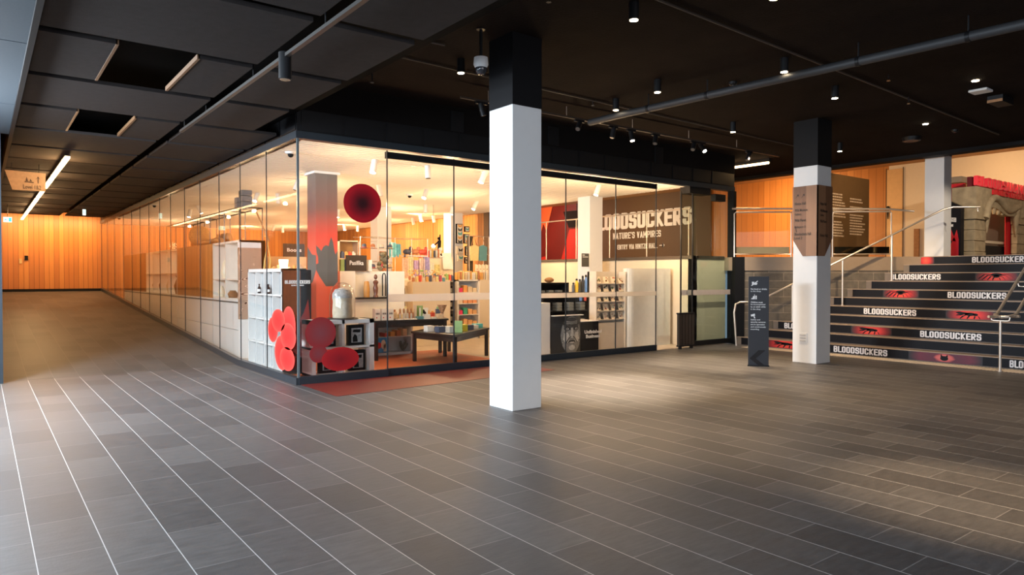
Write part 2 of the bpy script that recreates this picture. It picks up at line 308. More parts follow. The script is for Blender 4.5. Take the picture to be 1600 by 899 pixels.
def block_text(mb, txt, p00, p10, p01, depth, m=0, gap=.075, tt=None, only=None):
    """heavy condensed capitals built from thick strokes, mapped to a parallelogram"""
    D0 = Vector(depth); seq = 0
    o = Vector(p00); u = Vector(p10)-o; w = Vector(p01)-o; tot = sum(GLY[c][1] for c in txt)+gap*(len(txt)-1); x = 0; tt = tt or T_
    P = lambda a, b: o+u*(a/tot)+w*min(1, max(0, b))
    for c in txt:
        for pl in GLY[c][0]:
            for (a, b), (a2, b2) in zip(pl, pl[1:]):
                dx, dy = a2-a, b2-b; l = math.hypot(dx, dy)
                if l < 1e-5: continue
                nx, ny = -dy/l*tt, dx/l*tt; ex, ey = dx/l*tt*.35, dy/l*tt*.35
                mb.slab([P(x+a-ex-nx, b-ey-ny), P(x+a2+ex-nx, b2+ey-ny), P(x+a2+ex+nx, b2+ey+ny), P(x+a-ex+nx, b-ey+ny)], D0+D0.normalized()*(.0004*(seq % 9)+.0002), m); seq += 1
        x += GLY[c][1]+gap
    return mb
def ell(cx, cz, rx, rz, n=40, rot=0):
    return [(cx+rx*math.cos(2*math.pi*i/n)*math.cos(rot)-rz*math.sin(2*math.pi*i/n)*math.sin(rot), cz+rx*math.cos(2*math.pi*i/n)*math.sin(rot)+rz*math.sin(2*math.pi*i/n)*math.cos(rot)) for i in range(n)]

GX, GY = 3.485, 9.43          # the shop's two glass faces: x = GX and y = GY
RY, RS = 12.2, .0594          # the corridor ramp starts at RY and climbs RS per metre
rz = lambda y: max(0, (min(y, 28.7)-RY)*RS)
WO = Vector((13.30, 9.157, 0)); WD = Vector((.759, -.651, 0)); WN = Vector((-.651, -.759, 0))   # skewed stone wall beside the stair
RISE, GO, SX0, NR = .1755, .30, 13.25, 11
LZ = RISE*NR
wally = lambda x: WO.y+(x-WO.x)*WD.y/WD.x

# ------------------------------------------------------------------ the setting
b = MB(); b.box(-5, 13.6, -6.2, GY+.02, -.2, 0); b.box(-5, GX-.02, GY+.02, RY, -.2, 0); b.box(13.6, 17.6, -6.2, 9.4, -.2, 0); struct('floor', b, M_floor)
b = MB(); y1 = 28.9
b.hex8([(-5, RY, -.2), (GX-.02, RY, -.2), (GX-.02, y1, -.2), (-5, y1, -.2)], [(-5, RY, 0), (GX-.02, RY, 0), (GX-.02, y1, rz(y1)), (-5, y1, rz(y1))]); struct('floor_ramp', b, bricks('basalt_ramp_tiles', (0, 1, 0), (1, 0, 0), -.34+6.3, -.219+6.334, .63, .3167, (.060, .056, .052), (.092, .086, .080), (.13, .12, .11), .0030, rough=.50, bump=.5, nscale=5, streak=(1.2, 5, 1), spec=.35))
b = MB(); b.box(GX+.02, 13.3, GY+.02, 29.2, -.2, .004); struct('floor_shop', b, M_floor2)
b = MB(); b.box(GX+.02, 7.35, GY+.16, 12.15, .004, .012); tag(b.build('red_carpet', M_redfloor_in), 'red-orange carpet area inside the shop under the black tables', 'carpet')
b = MB(); b.slab([(GX+.02, GY-.03, .002), (GX+.04, 8.22, .002), (7.3, 8.44, .002), (7.3, GY-.03, .002)], (0, 0, .002)); tag(b.build('red_floor_patch', M_redfloor), 'thin red floor patch on the tiles in front of the shop glass', 'floor film')  # thin flat slab in one red tone
# black soffit over the foyer, and the deeper void above the corridor panels
b = MB(); b.box(-6, 16.6, -6.2, GY+.3, 4.2, 4.35); b.box(-6, 3.6, GY+.3, 29.2, 4.2, 4.35); b.box(12.1, 16.6, GY+.3, 12.6, 4.2, 4.35); struct('ceiling', b, M_ceil)
b = MB()
b.box(16.45, 16.75, -6.2, 12.6, 4.12, 4.34); struct('ceiling_edge_beam', b, M_black)
# grey soffit by the street front
b = MB()
for y0, y1_ in ((-6, 3.2), (3.22, 7.3), (7.32, 9.98), (10.0, 12.1)): b.box(-5, .34, y0, y1_, 3.5, 3.62)
struct('ceiling_soffit', b, M_soffit)
b = MB(); b.box(.34, .385, -6, 29, 3.46, 4.2); struct('ceiling_trim', b, M_black)
# acoustic panels of the corridor ceiling
seams = [-3.3, -1.25, .65, 2.2, 3.75, 5.30, 6.85, 8.40, 9.95, 11.52]+[13.1+i*1.45 for i in range(11)]
hatches = {6: (.97, 1.63), 8: (.97, 1.60)}
panels = MB(); edges = MB()
for i in range(len(seams)-1):
    a, c = seams[i]+.075, seams[i+1]-.075
    xr = 3.03 if seams[i] < 9.5 else 3.40
    spans = [(.40, 2.12), (2.27, xr)]
    if i in hatches: h = hatches[i]; spans = [(.40, h[0]), (h[1], 2.12), (2.27, xr)]
    for x0, x1 in spans: panels.box(x0, x1, a, c, 3.52, 3.56)
    if i in hatches:
        for xx in h: edges.box(xx-.012, xx+.012, a, c, 3.515, 3.56)
pan = panels.build('ceiling_panels', M_panel); pan['kind'] = 'structure'
hm = edges.build('ceiling_hatch_edges', mat('dark_timber_edge', (.14, .07, .03), .6)); hm['kind'] = 'structure'
b = MB(); b.box(-.2, 3.46, -6, 29, 3.74, 3.78); struct('ceiling_void', b, M_void)
# corridor end wall and corridor left wall, timber boards
b = MB(); b.box(-.5, 12.6, 29.0, 29.25, 0, 4.3); struct('wall_end', b, M_woodend)
b = MB(); b.box(.0, GX-.02, 28.93, 29.0, rz(29), rz(29)+.09); struct('baseboard_end', b, M_black)
b = MB(); b.box(-.1, .2, 12.3, 29.0, 0, 4.2); struct('wall_left', b, M_woodside)
b = MB(); b.hex8([(.2, 12.3, 0), (.215, 12.3, 0), (.215, 29, 0), (.2, 29, 0)], [(.2, 12.3, .1), (.215, 12.3, .1), (.215, 29, rz(29)+.1), (.2, 29, rz(29)+.1)]); struct('baseboard_left', b, M_black)
b = MB(); b.box(-.2, .245, 12.05, 12.3, 0, 3.5); struct('door_1', b, M_frame)
b = MB(); b.box(-5.1, -5, -6.2, 12.3, 0, .35); b.box(-5.1, -5, -6.2, 12.3, 3.3, 4.3)
for y in (-6, -3, 0, 3, 6, 9, 12): b.box(-5.08, -5.0, y-.04, y+.04, .35, 3.3)
struct('window_1', b, M_frame)
b = MB(); b.box(-5, -.1, 12.3, 12.45, 0, 4.3); struct('wall_left_return', b, M_white)
b = MB(); b.box(-5, 17.6, -6.4, -6.2, 0, .6); b.box(9, 17.6, -6.4, -6.2, 0, 4.3); b.box(-5, 9, -6.4, -6.2, 3.5, 4.3); struct('wall_back', b, M_black)

# ------------------------------------------------------------------ shop shell
b = MB(); b.box(GX+.03, 12.0, GY+.03, 29, 3.44, 3.52)
y = GY+.10
while y < 29: b.box(GX+.03, 12.0, y, y+.095, 3.40, 3.44); y += .135
struct('ceiling_shop', b, M_whitec)
# fascia above the glass
b = MB(); b.box(GX-.03, GX+.1, GY-.03, 29, 3.40, 3.50); b.box(GX+.1, 13.45, GY-.03, GY+.1, 3.40, 3.50); struct('trim_1', b, M_frame)
b = MB(); b.box(GX-.01, GX+.1, GY-.01, 29, 3.50, 3.80); b.box(GX+.1, 13.45, GY-.01, GY+.1, 3.50, 3.80)
for i in range(30): b.box(GX-.022, GX-.01, GY+.02+i*.65, GY+.02+i*.65+.6, 3.52, 3.78)
for i in range(15): b.box(GX+.05+i*.65, GX+.05+i*.65+.6, GY-.022, GY-.01, 3.52, 3.78)
struct('trim_2', b, M_bmetal)
b = MB(); b.box(GX-.02, GX+.1, GY-.02, 29, 3.80, 4.2); b.box(GX+.1, 13.45, GY-.02, GY+.1, 3.80, 4.2); struct('wall_fascia', b, mat('dark_fascia', (.009, .0075, .007), .9, bump=.3, spec=.08))
for k, (x, z) in enumerate(((6.08, 3.98), (8.1, 4.0), (10.9, 3.96))):
    b = MB(); b.box(x-.12, x+.12, GY-.035, GY-.02, z-.17, z+.15); tag(b.build('access_panel', M_bmetal), ['small black access panel high on the fascia, left of the front column', 'small black access panel high on the fascia, above the second row of spotlights', 'small black access panel high on the fascia near its right end'][k], 'panel', 'access panels on the black fascia')
# long glass face along the ramp
asm = [9.445, 10.744, 12.09, 13.39, 14.78, 16.09, 17.47, 18.68, 20.05, 21.31, 22.62, 24.08, 25.85, 27.4, 28.95]
def pane_root(n, loc):
    o = bpy.data.objects.new('window_%d' % n, None); COL.objects.link(o); o.location = loc; o['kind'] = 'structure'; return o
ord_ = ['first', 'second', 'third', 'fourth', 'fifth', 'sixth', 'seventh', 'eighth', 'ninth', 'tenth', 'eleventh', 'twelfth', 'thirteenth', 'fourteenth']
for i in range(len(asm)-1):
    a, c = asm[i]+.004, asm[i+1]-.004; b = MB()
    b.hex8([(GX-.006, a, rz(a)+.09), (GX+.006, a, rz(a)+.09), (GX+.006, c, rz(c)+.09), (GX-.006, c, rz(c)+.09)], [(GX-.006, a, 3.40), (GX+.006, a, 3.40), (GX+.006, c, 3.40), (GX-.006, c, 3.40)])
    t = pane_root(i+2, (GX, a, rz(a)))
    b.build('pane', M_glass, t)
    b = MB(); b.box(GX-.007, GX+.007, c, c+.008, rz(c)+.09, 3.4); b.build('sealant_joint', M_frame, t)
for k, (a, c) in enumerate(((GY-.02, RY), (RY, 28.9))):
    b = MB(); b.hex8([(GX-.04, a, rz(a)), (GX+.04, a, rz(a)), (GX+.04, c, rz(c)), (GX-.04, c, rz(c))], [(GX-.04, a, rz(a)+.10), (GX+.04, a, rz(a)+.10), (GX+.04, c, rz(c)+.10), (GX-.04, c, rz(c)+.10)]); struct('trim_%d' % (3+k), b, M_frame)
# low upstand inside the glass that follows the climbing ramp
# front glass face: a fixed corner pane, five sliding panes, an open bay, a stack of door leaves
bs = [3.485, 4.85, 6.061, 7.26, 8.464, 9.749, 10.909]
for i in range(6):
    a, c = bs[i]+.01, bs[i+1]-.004; y = GY if i == 0 else GY+.05
    t = pane_root(i+20, (a, y, 0))
    b = MB(); b.box(a, c, y-.006, y+.006, .10 if i == 0 else .11, 3.395 if i == 0 else 3.27); b.build('pane', M_glass, t)
    b = MB(); b.box(a-.012, c+.004, y-.03, y+.03, .0, .11); b.build('bottom_rail', M_frame, t)
    if i:
        b = MB(); b.box(a-.012, c+.004, y-.025, y+.025, 3.27, 3.37); b.build('top_rail', M_bmetal, t)
        b = MB(); b.box(a, c, y-.010, y-.007, 1.115, 1.23 if i < 3 else 1.20); b.build('frit_band', M_frit, t)
    b = MB(); b.box(c-.006, c+.008, y-.009, y+.009, .1, 3.38); b.build('edge_seal', M_frame, t)
b = MB(); b.box(GX-.012, GX+.016, GY-.016, GY+.012, .1, 3.40); struct('trim_5', b, mat('polished_glass_edge', (.16, .20, .21), .25, metal=.4))
t = thing('folded_glass_door', 'stack of folded greenish glass door leaves at the right end of the shop front', 'glass door', (12.6, GY, 0))
for k, (x0, x1, y) in enumerate(((11.82, 12.30, GY+.16), (12.04, 13.38, GY+.03))):
    b = MB(); b.box(x0, x1, y-.006, y+.006, .12, 3.26); lf = b.build('leaf', M_glassg, t)
    b = MB(); b.box(x0, x1, y-.03, y+.03, .015, .12); b.build('bottom_rail', M_bmetal, lf)
    b = MB(); b.box(x0-.01, x0+.012, y-.014, y+.014, .1, 3.3); b.build('edge_strip', M_bmetal, lf)
    b = MB(); b.box(x0+.01, x1, y-.011, y-.008, 1.10, 1.21); b.build('frit_band', mat('warm_frit_band', (.55, .47, .42), .4), lf)
b = MB(); b.box(11.9, 12.6, GY-.01, GY+.25, 3.26, 3.4); b.build('carriage', M_bmetal, t)
b = MB(); b.box(12.75, 13.1, GY-.03, GY+.1, 3.15, 3.30); b.build('closer_box', M_bmetal, t)
b = MB(); b.box(13.36, 13.46, GY-.06, GY+.10, 0, 3.40); struct('door_2', b, M_black)
b = MB(); b.prism([(13.22, 9.23), (13.36, 9.11), (13.46, GY), (13.36, GY)], 0, LZ); struct('trim_6', b, M_black)

# east wall: pale half wall with the landing above it, then timber to the ceiling
b = MB(); b.box(12.2, 12.35, 9.58, 17.3, 0, LZ-.05); b.box(12.2, 13.36, 9.58, 9.70, 0, LZ-.05); struct('wall_shop_right', b, M_cream)
b = MB(); b.box(12.17, 12.38, 9.56, 17.3, LZ-.05, LZ+.02); b.box(12.2, 13.3, 9.56, 9.7, LZ-.05, LZ+.02); struct('trim_7', b, mat('dark_bronze_edge', (.07, .05, .035), .4))
b = MB(); b.box(12.2, 12.4, 17.3, 29, 0, 4.2); struct('wall_shop_timber', b, M_woodside)
b = MB(); b.box(12.12, 12.4, 17.05, 17.3, 0, 3.6); struct('trim_8', b, mat('brown_post', (.13, .075, .04), .5))
# the landing
b = MB(); b.prism([(13.32, 9.14), (16.25, wally(16.25)+.02), (16.25, -6.2), (29, -6.2), (29, 36), (12.41, 36), (12.41, 9.7), (13.32, 9.7)], LZ-.3, LZ-.003); struct('floor_landing', b, mat('landing_floor', (.30, .22, .15), .35))
b = MB(); e = WO+WD*((16.55-WO.x)/WD.x)
b.prism([tuple((WO-WN*.02)[:2]), tuple((e-WN*.02)[:2]), tuple((e-WN*.3)[:2]), tuple((WO-WN*.25)[:2])], 0, LZ-.002)
struct('wall_stone', b, M_stone)
b = MB(); b.prism([tuple((WO+WN*.0)[:2]), tuple((WO+WD*.1+WN*.0)[:2]), tuple((WO+WD*.1-WN*.02)[:2]), tuple((WO-WN*.02)[:2])], 0, LZ); struct('trim_9', b, M_black)
b = MB(); b.prism([tuple((WO-WN*.015)[:2]), tuple((WO+WD*.75-WN*.015)[:2]), tuple((WO+WD*.75-WN*.03)[:2]), tuple((WO-WN*.03)[:2])], 0, .17); struct('baseboard_stone', b, M_black)
# walls behind the landing
UZ = 5.92
b = MB(); b.box(29, 29.3, 13.1, 21.6, LZ, UZ); struct('wall_landing_timber', b, M_woodup)
b = MB(); b.box(29, 29.3, -6.2, 13.1, LZ, UZ); struct('wall_landing_plain', b, M_cream)
b = MB(); b.box(28.9, 29.3, 21.6, 30.7, LZ, UZ); struct('wall_landing_brown', b, M_brownw)
b = MB(); b.box(28.9, 29.3, 30.7, 36, LZ, UZ); struct('wall_landing_red', b, mat('dark_red_mural', (.16, .015, .012), .5, noise=.3, nscale=1.2))
b = MB(); b.box(12.4, 29.3, 36, 36.2, LZ, UZ); struct('wall_landing_far', b, M_brownw)
b = MB(); b.box(16.75, 29.3, -6.2, 36, UZ, UZ+.1); b.box(12.4, 16.75, 12.6, 36, UZ, UZ+.1); b.box(12.4, 16.75, 12.5, 12.6, 4.2, UZ); b.box(16.6, 16.75, -6.2, 12.6, 4.34, UZ); struct('ceiling_landing', b, mat('brown_landing_ceiling', (.38, .22, .10), .8))
b = MB(); b.box(16.6, 29.3, -6.4, -6.2, LZ, UZ); struct('wall_landing_near', b, M_cream)

# ------------------------------------------------------------------ staircase
st = thing('staircase', 'wide stair of eleven dark steps with printed risers, right of the shop', 'stairs', (SX0, 4, 0))
for n in range(1, NR+1):
    x0 = SX0+GO*(n-1); z1 = RISE*n; xr = x0+GO if n < NR else x0+.28
    b = MB(); b.prism([(x0, wally(x0)+.0), (x0, -6.2), (xr+.02, -6.2), (xr+.02, wally(xr+.02)+.0)], z1-RISE-.02 if n > 1 else 0, z1); sp_ = b.build('step', M_tread, st)
    b = MB(); b.box(x0-.006, x0-.0005, -6.1, wally(x0)-.12, z1-RISE+.012, z1-.012); b.build('riser_panel', M_vinyl, sp_)
    b = MB(); b.box(x0-.010, x0+.05, -6.1, wally(x0), z1-.012, z1+.002); b.build('nosing', mat('tan_nosing', (.34, .24, .16), .4), sp_)
riserx = lambda n: SX0+GO*(n-1)-.008
def riser_text(n, ya, yb, part='BLOODSUCKERS'):
    """white words on riser n between y = ya (left) and y = yb (right)"""
    x = riserx(n); z0 = RISE*(n-1)+.028; z1 = RISE*n-.030
    b = MB(); block_text(b, part, (x, ya, z0), (x, yb, z0), (x, ya, z1), (-.002, 0, 0))
    step = [c for c in st.children if c.name.startswith('step')][n-1]
    o = b.build('riser_lettering', M_letterw, step); return o
for n, ya, yb in ((1, 6.999, 5.985), (3, 8.416, 7.401), (3, 5.673, 4.677),
                  (5, 7.003, 5.992), (7, 5.669, 4.686), (9, 7.014, 6.029),
                  (11, 5.673, 4.693), (1, 4.071, 3.288)):
    riser_text(n, ya, yb)
def glow(n, ya, yb, kind):
    x = riserx(n); z0 = RISE*(n-1)+.014; z1 = RISE*n-.014; cy = (ya+yb)/2; w = abs(ya-yb)
    step = [c for c in st.children if c.name.startswith('step')][n-1]
    b = MB(); b.box(x-.001, x+.001, min(ya, yb), max(ya, yb), z0, z1)
    g = b.build('riser_picture', M_bat if kind == 'bat' else M_glow, step)
    b = MB(); cz = (z0+z1)/2; X = x-.003
    P = lambda a, c: (X, cy-a*w, cz+c*(z1-z0))
    def blob(a, c, ra, rc): b.slab([P(a+ra*math.cos(t*math.pi/8), c+rc*math.sin(t*math.pi/8)) for t in range(16)], (.002, 0, 0))
    def leg(*pts, r=.006):
        for (a, c), (a2, c2) in zip(pts, pts[1:]):
            d = Vector((0, c2-c, -(a2-a))).normalized(); n_ = .024
            b.slab([P(a-d.y*n_*.6, c-.04), P(a2-d.y*n_*.4, c2-.03), P(a2+d.y*n_*.4, c2+.03), P(a+d.y*n_*.6, c+.04)], (.002, 0, 0))
    if kind == 'spider':
        blob(0, .28, .13, .20); blob(.0, .08, .07, .20)
        for s in (-1, 1):
            leg((s*.08, .2), (s*.20, .20), (s*.34, -.40)); leg((s*.06, .05), (s*.13, .05), (s*.21, -.42)); leg((s*.04, -.02), (s*.07, -.15), (s*.09, -.44)); leg((s*.10, .3), (s*.28, .32), (s*.42, -.25))
    elif kind == 'fly':
        blob(.0, .10, .11, .20); blob(.11, .06, .05, .16)
        b.slab([P(.02, .24), P(-.22, .40), P(-.30, .30), P(-.24, .10), P(-.06, .04)], (.002, 0, 0)); b.slab([P(-.08, .16), P(-.26, .04), P(-.30, -.12), P(-.18, -.08)], (.002, 0, 0))
        for a, a2, a3 in ((-.08, -.14, -.20), (0, -.02, -.06), (.06, .10, .08), (.12, .17, .20)): leg((a, 0), (a2, -.15), (a3, -.46))
    elif kind == 'bat':
        blob(0, -.05, .055, .28)
        b.slab([P(-.05, .12), P(-.045, .44), P(-.02, .2)], (.002, 0, 0)); b.slab([P(.02, .2), P(.045, .44), P(.05, .12)], (.002, 0, 0))
    if b.v: b.build('silhouette', M_vinyl, g) if False else b.build('riser_silhouette', M_vinyl, step)
for n, ya, yb, k in ((1, 8.493, 7.543, 'fly'), (3, 6.964, 6.176, 'fly'), (5, 5.473, 4.662, 'fly'),
                     (7, 6.897, 6.196, 'spider'), (9, 5.405, 4.679, 'spider'), (11, 6.722, 6.388, ''),
                     (1, 5.617, 4.452, 'bat')):
    glow(n, ya, yb, k)
# tactile studs at the foot of the stair
b = MB(); y = 8.75; r = 0
while y > 2.4:
    for k in range(8):
        x = 12.80+k*.05
        if x < SX0-.03: b.lathe([(.018, 0), (.013, .005), (.0005, .0052)], (x, y, 0), 6)
    y -= .05
t = b.build('tactile_strip', M_tact); tag(t, 'strip of small pale tactile studs along the foot of the stair', 'tactile strip', kind='stuff')

# ------------------------------------------------------------------ columns
def column(x0, x1, y0, y1, z0, zp, z1, name, label, m=M_white, mtop=M_black, group='square columns'):
    t = thing(name, label, 'column', ((x0+x1)/2, (y0+y1)/2, z0), group)
    b = MB(); b.box(x0, x1, y0, y1, z0, zp); b.build('shaft', m, t, .006)
    if zp < z1: b = MB(); b.box(x0-.002, x1+.002, y0-.002, y1+.002, zp, z1); b.build('upper_shaft', mtop, t)
    return t
column(4.685, 5.10, 6.13, 6.57, 0, 3.405, 4.2, 'column', 'large white square column with black top, in front of the shop')
c2 = column(11.345, 11.80, 6.30, 6.74, 0, 3.40, 4.2, 'column', 'white square column with black top and timber sign sleeve, before the stair')
b = MB(); b.box(11.345-.008, 11.345-.001, 6.47, 6.62, .35, .52, 0)
for i, zz in enumerate((.37, .42, .47)): b.box(11.345-.011, 11.345-.008, 6.49, 6.60, zz, zz+.025, 1)
b.build('power_outlet', [M_white, mat('outlet_grey', (.5, .5, .5), .5)], c2)
column(17.0, 17.4, 6.5, 6.9, LZ, 4.2, 4.34, 'column', 'white square column standing at the top of the stair')
# timber sleeve on the second column
t = thing('directory_sleeve', 'walnut veneer wayfinding sleeve with pointed lower end wrapped on a white column', 'sign', (11.33, 6.29, 1.85))
b = MB(); zt, zm, zb = 3.06, 2.16, 1.85
b.slab([(11.325, 6.28, zt), (11.325, 6.28, zb), (11.325, 6.55, zb), (11.325, 6.745, zm), (11.325, 6.745, zt)], (.018, 0, 0)); b.build('left_face', M_sleeve, t)
b = MB(); b.slab([(11.325, 6.28, zt), (11.325, 6.28, zb), (11.56, 6.28, zb), (11.81, 6.28, zm), (11.81, 6.28, zt)], (0, .018, 0)); b.build('right_face', M_sleeve, t)
M_ink = mat('dark_brown_ink', (.03, .018, .012), .6)
b = MB(); X = 11.323
for txt, z, h, w in (('Hintze Hall', 2.74, .05, .20), ('Wild Museum', 2.625, .05, .235), ('Gallery', 2.55, .05, .125), ('Wild Planet', 2.45, .05, .21), ('Kidspace 2', 2.33, .05, .20), ('Bloodsuckers Hall', 2.21, .05, .30), ('Level 2', 2.145, .045, .14)):
    b = MB(); text_on(b, txt, (X, 6.70, z), (X, 6.70-w, z), (X, 6.70, z+h), (-.001, 0, 0), .01); b.build('text_line', M_ink, t)
for cy in (6.66, 6.55):
    b = MB(); b.slab([(X, cy+.03, 2.86), (X, cy+.035, 2.85), (X, cy-.02, 2.91), (X, cy-.012, 2.915)], (-.001, 0, 0)); b.slab([(X, cy-.03, 2.925), (X, cy-.0, 2.92), (X, cy-.028, 2.885)], (-.001, 0, 0)); b.build('arrow_mark', M_ink, t)
b = MB(); b.slab([(X, 6.69, 2.37), (X, 6.68, 2.37), (X, 6.66, 2.27), (X, 6.675, 2.27)], (-.001, 0, 0)); b.build('arrow_mark', M_ink, t)
Y = 6.278
for txt, z, h, w in (('Hintze Hall', 2.72, .05, .20), ('Wild Museum', 2.60, .05, .235), ('Gallery', 2.52, .05, .125), ('Wild Planet', 2.42, .05, .21), ('Hintze Hall', 2.18, .05, .25)):
    b = MB(); text_on(b, txt, (11.40, Y, z), (11.40+w, Y, z), (11.40, Y, z+h), (0, -.001, 0), .01); b.build('text_line', M_ink, t)

# ------------------------------------------------------------------ standing notice
t = thing('standing_notice', 'slim dark upright notice board with white text by the shop entrance', 'sign', (10.36, 6.74, 0))
a0, a1 = Vector((10.205, 6.86, 0)), Vector((10.41, 6.61, 0)); du = (a1-a0).normalized(); dn = Vector((du.y, -du.x, 0))
if dn.dot(Vector((-1, -1, 0))) < 0: dn = -dn
b = MB(); b.prism([tuple(p[:2]) for p in (a0, a1, a1-dn*.05, a0-dn*.05)], .0, 1.50); b.build('board', mat('charcoal_board', (.022, .023, .028), .45), t, .003)
b = MB(); b.prism([tuple(p[:2]) for p in (a0-du*.01+dn*.01, a1+du*.01+dn*.01, a1+du*.01-dn*.06, a0-du*.01-dn*.06)], 0, .02); b.build('foot', M_bmetal, t)
Wd = (a1-a0).length
b = MB()
def ktext(txt, z, h, w, x=.035):
    b = MB(); o = a0+dn*.0015+du*x; text_on(b, txt, o+Vector((0, 0, z)), o+du*w+Vector((0, 0, z)), o+Vector((0, 0, z+h)), dn*.001, .012); b.build('text_line', M_letter, t)
for txt, z, w in (('No food or drinks', 1.275, .255), ('in the shop.', 1.235, .165), ('Children must', 1.055, .19), ('be accompanied', 1.015, .23), ('by an adult while', .975, .235), ('in the shop.', .935, .16), ('Safety and', .76, .15), ('security cameras', .72, .235), ('are in operation', .68, .225), ('and continuously', .64, .24), ('recording.', .60, .14)):
    ktext(txt, z, .030, w)
b = MB()
def kpoly(pts): b.slab([a0+dn*.0015+du*x+Vector((0, 0, z)) for x, z in pts], dn*.001)
b = MB(); kpoly([(.05, 1.41), (.09, 1.41), (.085, 1.36), (.055, 1.36)]); kpoly([(.08, 1.385), (.14, 1.395), (.13, 1.36), (.09, 1.36)]); kpoly([(.04, 1.35), (.05, 1.34), (.15, 1.42), (.14, 1.43)])
b.build('pictogram', M_letter, t); b = MB(); kpoly([(.04, 1.12), (.07, 1.12), (.06, 1.15)]); kpoly([(.07, 1.12), (.10, 1.12), (.10, 1.17), (.07, 1.17)]); kpoly([(.085, 1.17), (.10, 1.17), (.095, 1.21)]); kpoly([(.11, 1.12), (.13, 1.12), (.13, 1.18), (.11, 1.18)])
b.build('pictogram', M_letter, t); b = MB(); kpoly([(.035, .86), (.10, .88), (.105, .845), (.045, .83)]); kpoly([(.08, .84), (.095, .84), (.11, .80), (.09, .80)])
b.build('pictogram', M_letter, t)
b = MB(); ch = [(.02, .13), (.16, .27), (.27, .27), (.12, .13), (.27, .01), (.17, .01)]
b.slab([a0+dn*.0015+du*x+Vector((0, 0, z)) for x, z in ch], dn*.001); b.build('chevron', mat('gloss_black_chevron', (.008, .008, .01), .25), t)

# ------------------------------------------------------------------ handrails and balustrades
def rail_thing(name, label, loc, group='steel handrails'): return thing(name, label, 'handrail', loc, group)
t = rail_thing('stair_handrail', 'brushed steel handrail climbing beside the stone wall on slim posts', (13.0, 9.0, 0))
w3 = lambda s, z, off=.30: tuple((WO+WD*s+WN*off+Vector((0, 0, z))))
b = MB()
pts = [w3(-.15, .0), w3(-.20, .72), w3(-.17, .90), w3(-.08, .945), w3(.25, .95)]+[w3(.45, 1.04)]+[w3(4.15, 2.92), w3(4.35, 2.97), w3(4.9, 2.97)]
b.tube(pts, .021, 10); b.build('rail', M_steel, t)
for s_, z0, z1 in ((.20, 0, .95), (1.03, RISE*2, 1.33), (2.08, RISE*5, 1.86), (3.10, RISE*8, 2.38)):
    b = MB(); b.tube([w3(s_, z0), w3(s_, z1)], .019, 10); b.lathe([(.035, 0), (.035, .012), (.02, .014)], w3(s_, z0), 12); b.build('post', M_steel, t)
b = MB(); b.tube([w3(4.86, 2.97), w3(4.86, 2.88), w3(4.9, 2.86)], .008, 6); b.build('bracket', M_steel, t)
t = rail_thing('stair_handrail', 'double steel handrail with looped end rising at the right of the stair', (12.8, 4.05, 0))
ry0 = 4.06; sl = RISE/GO
for k, dy in enumerate((.13, -.13)):
    y = ry0+dy; b = MB(); pts = [(12.80, y*0+ry0, .86), (12.82, ry0+dy*.7, .868), (12.95, y, .885), (13.05, y, .90)]+[(13.05+i*.8, y, .90+i*.8*sl) for i in range(1, 5)]
    b.tube(pts, .024, 10); b.build('rail', M_steel, t)
b = MB(); b.tube([(12.62, 4.17, .865), (12.75, 4.13, .862), (13.0, 3.93, .865), (12.98, 3.86, .87)], .022, 10); b.build('end_loop', M_steel, t)
for k, (x, z0, z1) in enumerate(((12.787, 0, .80), (13.98, RISE*3, 1.33), (15.2, RISE*7, 2.05))):
    b = MB(); b.tube([(x, ry0, z0), (x, ry0, z1)], .021, 10); b.lathe([(.045, 0), (.045, .012), (.02, .016)], (x, ry0, z0), 12); p = b.build('post', M_steel, t)
    b = MB(); b.tube([(x, ry0+.13, z1+.06), (x, ry0+.12, z1+.01), (x, ry0+.09, z1), (x, ry0-.09, z1), (x, ry0-.12, z1+.01), (x, ry0-.13, z1+.06)], .009, 6); b.build('saddle', M_steel, p)
t = thing('landing_balustrade', 'glass balustrade with steel rails on the landing edge above the stone wall', 'balustrade', tuple(WO+Vector((0, 0, LZ))))
bz = LZ
b = MB(); b.tube([w3(-.15, bz+1.07, -.10), w3(1.2, bz+1.06, -.10), w3(3.2, bz+1.045, -.10), w3(3.75, bz+.99, -.10)], .022, 10); b.build('top_rail', M_steel, t)
for s0, s1 in ((-.10, 1.13), (2.02, 3.27)):
    b = MB(); b.tube([w3(s0, bz, -.10), w3(s0, bz+.96, -.10), w3(s0+.03, bz+.99, -.10), w3(s1-.03, bz+.99, -.10), w3(s1, bz+.96, -.10), w3(s1, bz, -.10)], .017, 8); b.build('frame', M_steel, t)
    b = MB(); b.tube([w3(s0, bz+.06, -.1), w3(s1, bz+.06, -.1)], .012, 8); b.build('lower_rail', M_steel, t)
b = MB(); b.tube([w3(1.13, bz+.99, -.10), w3(2.02, bz+.99, -.10)], .017, 8); b.build('mid_rail', M_steel, t)
for s0, s1 in ((-.06, 1.09), (1.17, 1.98), (2.06, 3.23)):
    b = MB(); q0, q1 = Vector(w3(s0, 0, -.10)), Vector(w3(s1, 0, -.10)); b.prism([tuple((q0+WN*.005)[:2]), tuple((q1+WN*.005)[:2]), tuple((q1-WN*.005)[:2]), tuple((q0-WN*.005)[:2])], bz+.08, bz+.93); b.build('glass_infill', M_glass, t)
    b = MB(); b.prism([tuple((q0+WN*.012)[:2]), tuple((q1+WN*.012)[:2]), tuple((q1-WN*.012)[:2]), tuple((q0-WN*.012)[:2])], bz+.075, bz+.22); b.build('kick_plate', mat('bronze_kick_plate', (.16, .11, .05), .15, metal=1), t)
